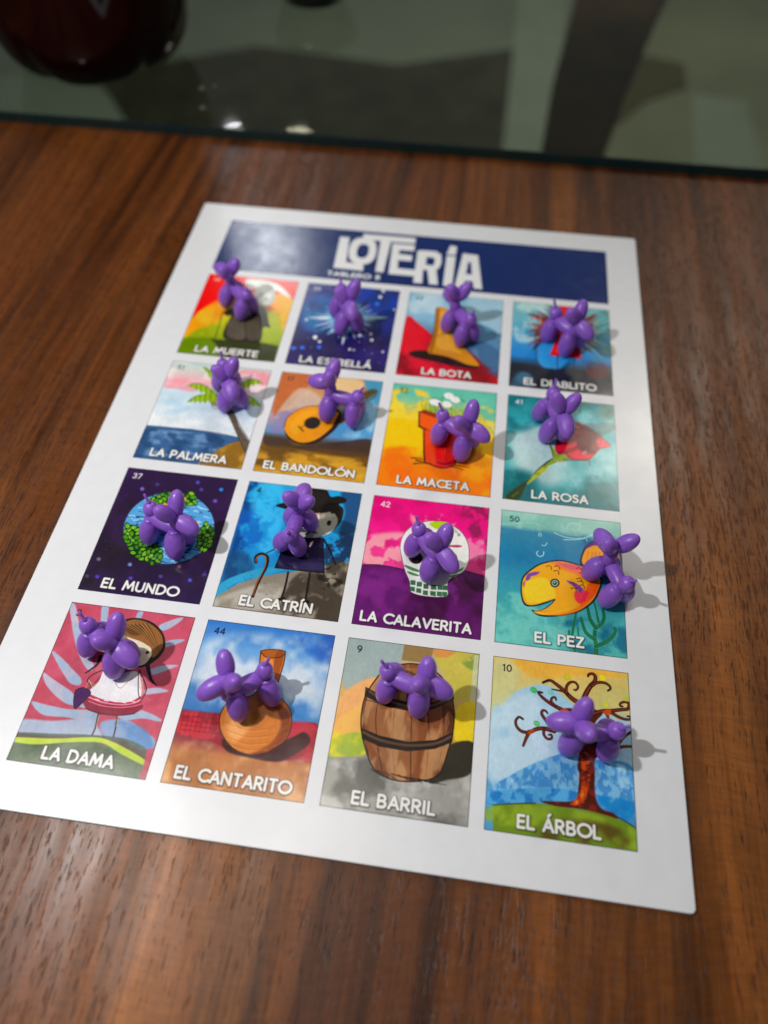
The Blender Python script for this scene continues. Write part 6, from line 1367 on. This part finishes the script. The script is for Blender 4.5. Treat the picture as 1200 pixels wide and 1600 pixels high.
    ['p', '#4c1c14', [645, 578, 743, 565, 744, 419, 800, 338, 755, 315, 691, 276, 636, 274, 645, 320, 527, 335, 564, 387, 618, 417, 645, 469], 4, 1, 1],
    ['p', '#b04418', [663, 558, 698, 553, 708, 424, 673, 326, 654, 309, 654, 431], 6, 1, 0.8],
    ['l', '#2a1410', [600, 475, 528, 493, 420, 507], 34, 25, 2, 1, 1],
    ['l', '#8c3418', [600, 475, 528, 493, 420, 507], 13, 10, 2.5, 0.9, 1],
    ['l', '#2a1410', [708, 479, 797, 486, 885, 565], 34, 23, 2, 1, 1],
    ['l', '#8c3418', [708, 479, 797, 486, 885, 565], 13, 9, 2.5, 0.9, 1],
    ['l', '#2a1410', [654, 300, 682, 211, 720, 138, 748, 105, 757, 65, 739, 43, 711, 49, 702, 67], 42, 15, 2, 1, 1],
    ['l', '#8c3418', [654, 300, 682, 211, 720, 138, 748, 105, 757, 65, 739, 43, 711, 49], 17, 5, 2.5, 0.9, 1],
    ['l', '#2a1410', [729, 137, 766, 108, 822, 101, 858, 121, 862, 144, 844, 159], 26, 13, 2, 1, 1],
    ['l', '#8c3418', [729, 137, 766, 108, 822, 101, 858, 121, 862, 144], 9, 4, 2.5, 0.9, 1],
    ['l', '#2a1410', [636, 283, 581, 252, 525, 201, 469, 160, 422, 137, 372, 161], 38, 17, 2, 1, 1],
    ['l', '#8c3418', [636, 283, 581, 252, 525, 201, 469, 160, 422, 137], 15, 6, 2.5, 0.9, 1],
    ['l', '#2a1410', [553, 227, 526, 211, 488, 206, 437, 203], 20, 8, 2, 1, 1],
    ['l', '#8c3418', [553, 227, 526, 211, 488, 206], 6, 1.5, 2.5, 0.9, 1],
    ['l', '#2a1410', [544, 218, 544, 170, 571, 132, 608, 128, 629, 159, 613, 186, 599, 184], 24, 12, 2, 1, 1],
    ['l', '#8c3418', [544, 218, 544, 170, 571, 132, 608, 128, 629, 159, 613, 186], 8, 3.5, 2.5, 0.9, 1],
    ['l', '#2a1410', [600, 382, 527, 354, 472, 332, 416, 306, 365, 270, 339, 239, 369, 239], 36, 13, 2, 1, 1],
    ['l', '#8c3418', [600, 382, 527, 354, 472, 332, 416, 306, 365, 270, 339, 239], 14, 4, 2.5, 0.9, 1],
    ['l', '#2a1410', [462, 324, 435, 299, 439, 270, 462, 262, 469, 281], 22, 12, 2, 1, 1],
    ['l', '#8c3418', [462, 324, 435, 299, 439, 270, 462, 262], 7, 3.5, 2.5, 0.9, 1],
    ['l', '#2a1410', [456, 511, 384, 502, 330, 514, 285, 542, 231, 545, 194, 517, 183, 477, 205, 443, 235, 455], 32, 14, 2, 1, 1],
    ['l', '#8c3418', [456, 511, 384, 502, 330, 514, 285, 542, 231, 545, 194, 517, 183, 477, 205, 443], 12, 4.5, 2.5, 0.9, 1],
    ['l', '#2a1410', [285, 538, 264, 581, 242, 643], 28, 17, 2, 1, 1],
    ['l', '#8c3418', [285, 538, 264, 581, 242, 643], 10, 6, 2.5, 0.9, 1],
    ['l', '#2a1410', [384, 507, 385, 548, 412, 573, 439, 564, 437, 541, 419, 543], 22, 13, 2, 1, 1],
    ['l', '#8c3418', [384, 507, 385, 548, 412, 573, 439, 564, 437, 541], 7, 4, 2.5, 0.9, 1],
    ['l', '#2a1410', [438, 495, 401, 445, 368, 402, 372, 373, 395, 372, 407, 388], 28, 12, 2, 1, 1],
    ['l', '#8c3418', [438, 495, 401, 445, 368, 402, 372, 373, 395, 372], 10, 3.5, 2.5, 0.9, 1],
    ['l', '#2a1410', [736, 346, 800, 319, 873, 305, 936, 288, 982, 277, 992, 238, 965, 227, 933, 241, 928, 260, 946, 263], 32, 13, 2, 1, 1],
    ['l', '#8c3418', [736, 346, 800, 319, 873, 305, 936, 288, 982, 277, 992, 238, 965, 227, 933, 241, 928, 260], 12, 4, 2.5, 0.9, 1],
    ['l', '#2a1410', [863, 320, 908, 343, 953, 356, 993, 352, 997, 331, 976, 332], 26, 12, 2, 1, 1],
    ['l', '#8c3418', [863, 320, 908, 343, 953, 356, 993, 352, 997, 331], 9, 3.5, 2.5, 0.9, 1],
    ['l', '#2a1410', [827, 334, 840, 361, 846, 392], 24, 10, 2, 1, 1],
    ['l', '#8c3418', [827, 334, 840, 361, 846, 392], 8, 2.5, 2.5, 0.9, 1],
    ['l', '#2a1410', [884, 574, 921, 515, 958, 474, 999, 442], 26, 17, 2, 1, 1],
    ['l', '#8c3418', [884, 574, 921, 515, 958, 474], 9, 6, 2.5, 0.9, 1],
    ['l', '#2a1410', [902, 567, 947, 553, 996, 546], 24, 17, 2, 1, 1],
    ['l', '#8c3418', [902, 567, 947, 553, 996, 546], 8, 6, 2.5, 0.9, 1],
    ['p', '#c05020', [800, 324, 836, 300, 864, 302, 849, 346, 827, 344], 4, 1, 0.9],
    ['p', '#b84c1c', [499, 353, 536, 334, 563, 363, 509, 370], 4, 1, 0.9],
    ['p', '#b04418', [267, 549, 294, 523, 321, 521, 286, 560], 3, 1, 0.9],
    ['p', '#4ca86c', [328, 241, 320, 249, 307, 251, 294, 247, 284, 237, 279, 225, 282, 214, 291, 206, 304, 204, 317, 208, 327, 217, 331, 230], 2, 1, 1],
    ['l', '#b0e8b8', [291, 223, 319, 231], 3, 2, 1.5, 0.7, 1],
    ['p', '#b8b82c', [574, 111, 565, 119, 552, 121, 539, 116, 529, 107, 525, 95, 528, 83, 537, 75, 549, 73, 563, 77, 572, 87, 576, 99], 2, 1, 1],
    ['l', '#f0f0a0', [537, 93, 565, 101], 3, 2, 1.5, 0.7, 1],
    ['p', '#e8d02c', [831, 78, 822, 86, 809, 88, 796, 84, 786, 74, 783, 62, 786, 50, 795, 42, 808, 40, 821, 45, 830, 54, 834, 67], 2, 1, 1],
    ['l', '#f0f0a0', [795, 60, 822, 69], 3, 2, 1.5, 0.7, 1],
    ['p', '#d8b070', [631, 104, 626, 108, 618, 110, 611, 107, 605, 101, 602, 94, 604, 87, 609, 82, 617, 81, 625, 84, 631, 89, 633, 97], 2, 1, 1],
    ['l', '#f0f0a0', [609, 93, 626, 98], 3, 2, 1.5, 0.7, 1],
    ['p', '#78c0b8', [450, 242, 443, 248, 433, 249, 422, 246, 414, 239, 411, 229, 413, 220, 420, 213, 430, 212, 441, 215, 449, 223, 452, 232], 2, 1, 1],
    ['l', '#f0f0a0', [420, 227, 443, 234], 3, 2, 1.5, 0.7, 1],
    ['p', '#5cb078', [354, 486, 346, 493, 335, 495, 323, 491, 314, 482, 310, 472, 312, 461, 320, 454, 332, 452, 344, 456, 353, 465, 357, 475], 2, 1, 1],
    ['l', '#f0f0a0', [320, 470, 346, 477], 3, 2, 1.5, 0.7, 1],
    ['p', '#c0c83c', [844, 277, 837, 284, 827, 285, 817, 282, 809, 274, 806, 265, 808, 256, 816, 250, 826, 248, 836, 251, 843, 259, 846, 268], 2, 1, 1],
    ['l', '#f0f0a0', [815, 264, 837, 270], 3, 2, 1.5, 0.7, 1],
    ['p', '#a8b83c', [988, 215, 981, 220, 972, 222, 963, 219, 956, 212, 953, 203, 955, 195, 962, 189, 971, 187, 981, 190, 987, 197, 990, 206], 2, 1, 1],
    ['l', '#f0f0a0', [962, 202, 981, 207], 3, 2, 1.5, 0.7, 1],
    ['q', '10', 75, 112, 58, '#26282c'],
    ['t', 'EL ÁRBOL', 490, 1193, 95, 535, '#f4f4f2'],
  ],
  'banner': [
    ['g', [[0, '#142e6c'], [885, '#122a68']]],
    ['p', '#eef0f2', [1314, 137, 1424, 138, 1456, 578, 1656, 594, 1667, 705, 1332, 695], 3, 0, 1],
    ['p', '#eef0f2', [1766, 355, 1764, 447, 1749, 509, 1722, 554, 1683, 583, 1623, 594, 1563, 587, 1521, 561, 1488, 518, 1466, 457, 1454, 365, 1454, 271, 1468, 207, 1495, 160, 1534, 130, 1596, 118, 1658, 126, 1701, 154, 1734, 199, 1755, 262], 3, 1, 1],
    ['p', '#142e6c', [1678, 361, 1677, 410, 1669, 442, 1657, 466, 1640, 480, 1615, 486, 1589, 481, 1571, 467, 1558, 444, 1549, 412, 1545, 363, 1547, 314, 1554, 281, 1566, 257, 1583, 242, 1609, 237, 1635, 241, 1653, 256, 1666, 280, 1675, 313], 3, 1, 1],
    ['p', '#eef0f2', [1571, 49, 2180, 44, 2184, 150, 1905, 155, 1893, 700, 1802, 697, 1787, 155, 1580, 150], 3, 0, 1],
    ['p', '#eef0f2', [1928, 179, 2186, 176, 2187, 286, 2022, 287, 2026, 359, 2176, 360, 2179, 467, 2028, 467, 2040, 606, 2244, 609, 2248, 717, 1951, 717], 3, 0, 1],
    ['p', '#eef0f2', [2225, 266, 2304, 266, 2336, 826, 2237, 825], 3, 0, 1],
    ['p', '#eef0f2', [2254, 257, 2435, 254, 2499, 305, 2515, 443, 2496, 546, 2452, 589, 2291, 593], 3, 0, 1],
    ['p', '#142e6c', [2340, 369, 2414, 370, 2436, 402, 2432, 491, 2408, 507, 2342, 501], 3, 0, 1],
    ['p', '#eef0f2', [2358, 539, 2464, 550, 2510, 824, 2412, 826], 3, 0, 1],
    ['p', '#eef0f2', [2559, 315, 2662, 311, 2662, 828, 2562, 829], 3, 0, 1],
    ['p', '#eef0f2', [2588, 124, 2664, 140, 2660, 291, 2553, 290], 3, 0, 1],
    ['p', '#eef0f2', [2738, 247, 2910, 258, 2991, 832, 2901, 832, 2877, 715, 2795, 717, 2783, 836, 2689, 836], 3, 0, 1],
    ['p', '#142e6c', [2809, 391, 2838, 395, 2863, 601, 2797, 600], 3, 0, 1],
    ['t', 'TABLERO 5', 1290, 832, 80, 0, '#f4f6f8'],
  ],
}
bv, bf = bottle_body()
cola = N('dark_red_drink_in_clear_plastic'); cola.set(Base_Color=(.010, .0007, .001, 1), Roughness=.06, IOR=1.4)
mesh('bottle_body', bv, bf, cola.m, bot, True)
box_cap = lathe('cap', (0, 0, 7.2), (0, 0, 7.75), [(0, .40), (.05, .42), (.9, .42), (1, .38)], simple('red_cap', (.4, .01, .01), .35), bot)
dish = tag(empty('small_dish', (-.13, 6.75, .1)), 'small round dark dish far back on the glass at the top edge', 'dish')
lathe('bowl', (0, 0, 0), (0, 0, .5), [(0, .42), (.02, .46), (.1, .5), (.6, .62), (.97, .68), (1, .66)], simple('smoked_glass', (.018, .018, .018), .2), dish, 40)
lathe('rim', (0, 0, .5), (0, 0, .56), [(0, .66), (.5, .69), (1, .665)], simple('smoked_rim', (.03, .03, .03), .1), dish, 40)

drop_mat = N('clear_water'); drop_mat.set(Base_Color=(.10, .12, .11, 1), Roughness=.03, IOR=1.33)
for i, (x, y, r, lb) in enumerate(((-1.11, 3.69, .045, 'left one of the pair of tiny water drops on the glass'), (-.95, 3.79, .028, 'faint right one of the pair of tiny water drops on the glass'), (-.96, 3.20, .042, 'tiny water drop on the glass nearest the wooden edge'))):
    d = lathe('water_drop', (x, y, .1005), (x, y, .1005 + r * .5), [(0, r), (.2, r * .97), (.5, r * .85), (.8, r * .5), (1, r * .1)], drop_mat.m, None, 16)
    tag(d, lb, 'water drop', 'water drops on the glass')

# ------------------------------------------------------------------ the board
GX, GY, CH = .1041, .113, 1.2301
board = tag(empty('loteria_board', (0, 0, -.03)), 'white glossy bingo board with sixteen numbered pictures and a blue title banner', 'game board')
x0, x1, y0, y1 = -.4041, 4 + 3 * GX + .3403, -(4 * CH + 3 * GY) - .3124, .0945 + .8846 + .2892
rc = .035; pts = []
for cx, cy, a0 in ((x1 - rc, y1 - rc, 0), (x0 + rc, y1 - rc, 90), (x0 + rc, y0 + rc, 180), (x1 - rc, y0 + rc, 270)):
    for k in range(5):
        a = math.radians(a0 + 22.5 * k); pts.append((cx + rc * math.cos(a), cy + rc * math.sin(a)))
sh = prism('sheet', pts, .0006, .03, CARD, board, .004)
def panel(name, xa, ya, wd, hg, mat, label=None):
    V = [(xa, ya - hg, .0302), (xa + wd, ya - hg, .0302), (xa + wd, ya, .0302), (xa, ya, .0302), (xa, ya - hg, .0312), (xa + wd, ya - hg, .0312), (xa + wd, ya, .0312), (xa, ya, .0312)]
    F = [(4, 5, 6, 7), (0, 1, 5, 4), (1, 2, 6, 5), (2, 3, 7, 6), (3, 0, 4, 7)]
    o = mesh(name, V, F, mat, board, uv=[(0, 0), (1, 0), (1, 1), (0, 1)] * 2)
    if label: o['label'] = label
    return o
BW = 4 + 3 * GX
panel('title_banner', 0, .0945 + .8846, BW, .8846, print_mat('banner_print', draw('banner', 1302, 266, 4339)), 'navy banner reading LOTERÍA, TABLERO 5')
NAMES = [['muerte', 'estrella', 'bota', 'diablito'], ['palmera', 'bandolon', 'maceta', 'rosa'], ['mundo', 'catrin', 'calaverita', 'pez'], ['dama', 'cantarito', 'barril', 'arbol']]
PL = dict(muerte='picture of a grey cloaked figure, LA MUERTE', estrella='picture of a white star burst on night blue, LA ESTRELLÁ', bota='picture of a tan boot on red, LA BOTA', diablito='picture of a red devil with a trident, EL DIABLITO',
          palmera='picture of a palm by the sea, LA PALMERA', bandolon='picture of an orange lute, EL BANDOLÓN', maceta='picture of a red flower pot on yellow, LA MACETA', rosa='picture of a red rose on teal, LA ROSA',
          mundo='picture of a green and blue globe in space, EL MUNDO', catrin='picture of a gentleman in a black hat with cane, EL CATRÍN', calaverita='picture of a white skull on pink and purple, LA CALAVERITA', pez='picture of an orange fish in blue water, EL PEZ',
          dama='picture of a girl in a white dress on pink, LA DAMA', cantarito='picture of a clay jug under blue sky, EL CANTARITO', barril='picture of a wooden barrel, EL BARRIL', arbol='picture of a bare curly tree on a green hill, EL ÁRBOL')
for r in range(4):
    for c in range(4):
        nm = NAMES[r][c]
        panel('picture_panel', c * (1 + GX), -r * (CH + GY), 1, CH, print_mat(nm + '_print', draw(nm, 360, 443, 1000)), PL[nm])

# ------------------------------------------------------------------ balloon dog tokens
def lobe(r0, R_, r1, p=.85, n=18, e=.47):
    out = []
    for i in range(n + 1):
        tt = .5 - .5 * math.cos(math.pi * i / n); q = tt ** p
        s_ = R_ * max(0, 4 * q * (1 - q)) ** e
        out.append((tt, max(s_, r0 if tt < .35 else 0, .004)))
    return out
def make_dog():
    t = empty('balloon_dog_token')
    M_ = PLASTIC
    lathe('body', (-.095, 0, .240), (.212, 0, .243), lobe(.04, .063, .04, 1, e=.36), M_, t)
    lathe('neck', (.183, 0, .23), (.20, 0, .40), [(0, .05), (.25, .055), (.5, .055), (.75, .050), (1, .04)], M_, t)
    lathe('nose', (.185, 0, .392), (.420, 0, .328), lobe(.044, .073, .006, .9), M_, t)
    for s_ in (1, -1):
        lathe('ear', (.198, .010 * s_, .378), (.155, .120 * s_, .560), lobe(.042, .067, .006, .85), M_, t)
        lathe('leg', (.182, .030 * s_, .262), (.212, .108 * s_, .002), lobe(.045, .081, .006, .9), M_, t)
        lathe('leg', (-.050, .030 * s_, .258), (-.060, .100 * s_, .002), lobe(.045, .077, .006, .9), M_, t)
    tail = lathe('tail', (-.062, 0, .245), (-.084, 0, .378), lobe(.042, .063, .012, .95), M_, t)
    lathe('tip', (-.083, 0, .368), (-.127, .004, .445), [(0, .022), (.15, .014), (.5, .011), (.85, .012), (.95, .010), (1, .003)], M_, tail, 12)
    return t
def dup(o, parent=None):
    c = o.copy(); COL.objects.link(c); c.parent = parent
    for ch in list(o.children): dup(ch, c)
    return c

DOGS = [
    ('mundo', 0.528, -3.371, -20.8, -0.4, -9.8, 'purple plastic balloon dog standing on the green and blue globe picture'),
    ('pez', 4.195, -3.403, 114.6, 2.2, 3.6, 'purple plastic balloon dog standing on the tail of the orange fish'),
    ('catrin', 1.61, -3.286, 83.0, -2.0, 7.3, 'purple plastic balloon dog standing on the gentleman in the black hat, hiding his face'),
    ('cantarito', 1.655, -4.576, 214.6, -4.0, 9.0, 'purple plastic balloon dog standing on the clay jug picture, covering the jug neck'),
    ('barril', 2.626, -4.408, -17.5, -0.2, -1.4, 'purple plastic balloon dog standing on the rim of the wooden barrel picture'),
    ('arbol', 4.057, -4.582, 181.7, 0.7, -2.3, 'purple plastic balloon dog standing on the curly tree picture at the lower right'),
    ('dama', 0.394, -4.385, -28.4, 3.4, -5.0, 'purple plastic balloon dog standing on the pink picture of a girl, beside her brown hair'),
    ('palmera', 0.66, -1.693, -63.8, 1.7, -2.6, 'purple plastic balloon dog standing on the palm tree crown picture'),
    ('bandolon', 1.861, -1.869, 169.8, -0.2, 6.3, 'purple plastic balloon dog standing on the orange lute picture'),
    ('maceta', 2.789, -1.999, -31.7, 0.7, 3.5, 'purple plastic balloon dog standing on the red flower pot picture'),
    ('rosa', 3.684, -1.665, -75.2, 0.1, -2.7, 'purple plastic balloon dog standing on the red rose on teal picture'),
    ('calaverita', 2.694, -3.232, -49.8, -1.0, -1.5, 'purple plastic balloon dog standing on the white skull picture'),
    ('estrella', 1.581, -0.524, -65.9, -1.0, -0.8, 'purple plastic balloon dog standing on the white star burst picture'),
    ('bota', 2.837, -0.662, 124.3, 3.0, -0.2, 'purple plastic balloon dog standing on the tan boot picture'),
    ('muerte', 0.535, -0.565, 141.1, -3.4, 0.2, 'purple plastic balloon dog standing on the grey cloaked figure in the top left picture'),
    ('diablito', 3.758, -0.53, -43.4, 0.5, 3.5, 'purple plastic balloon dog standing on the red devil picture in the top right'),
]
first = make_dog()
done = 0
for nm, x, y, yaw, pit, rol, label in DOGS:
    if done == 0: o = first
    else: o = dup(proto_src)
    if done == 0: proto_src = first
    o.location = (x * U, y * U, .001 * U)
    o.rotation_euler = Matrix(((1, 0, 0), (0, 1, 0), (0, 0, 1))).to_euler()
    o.rotation_euler = (math.radians(rol), math.radians(pit), math.radians(yaw))
    sc_ = 1 + random.Random(int(x * 1000)).uniform(-.02, .02); o.scale = (sc_, sc_, sc_)
    tag(o, label, 'game token', 'purple balloon dog tokens on the board pictures')
    rg = random.Random(done * 17 + 5)
    for ch in o.children:                                       # every token came out of the mould a little different
        f = [1 + rg.uniform(-.045, .045) for _ in range(3)]
        ch.scale = (f[0], f[1], min(f[2], 1.0) if ch.name.startswith('leg') else f[2])
        ch.rotation_euler = (rg.uniform(-.03, .03), rg.uniform(-.02, .02), rg.uniform(-.05, .05))
    done += 1
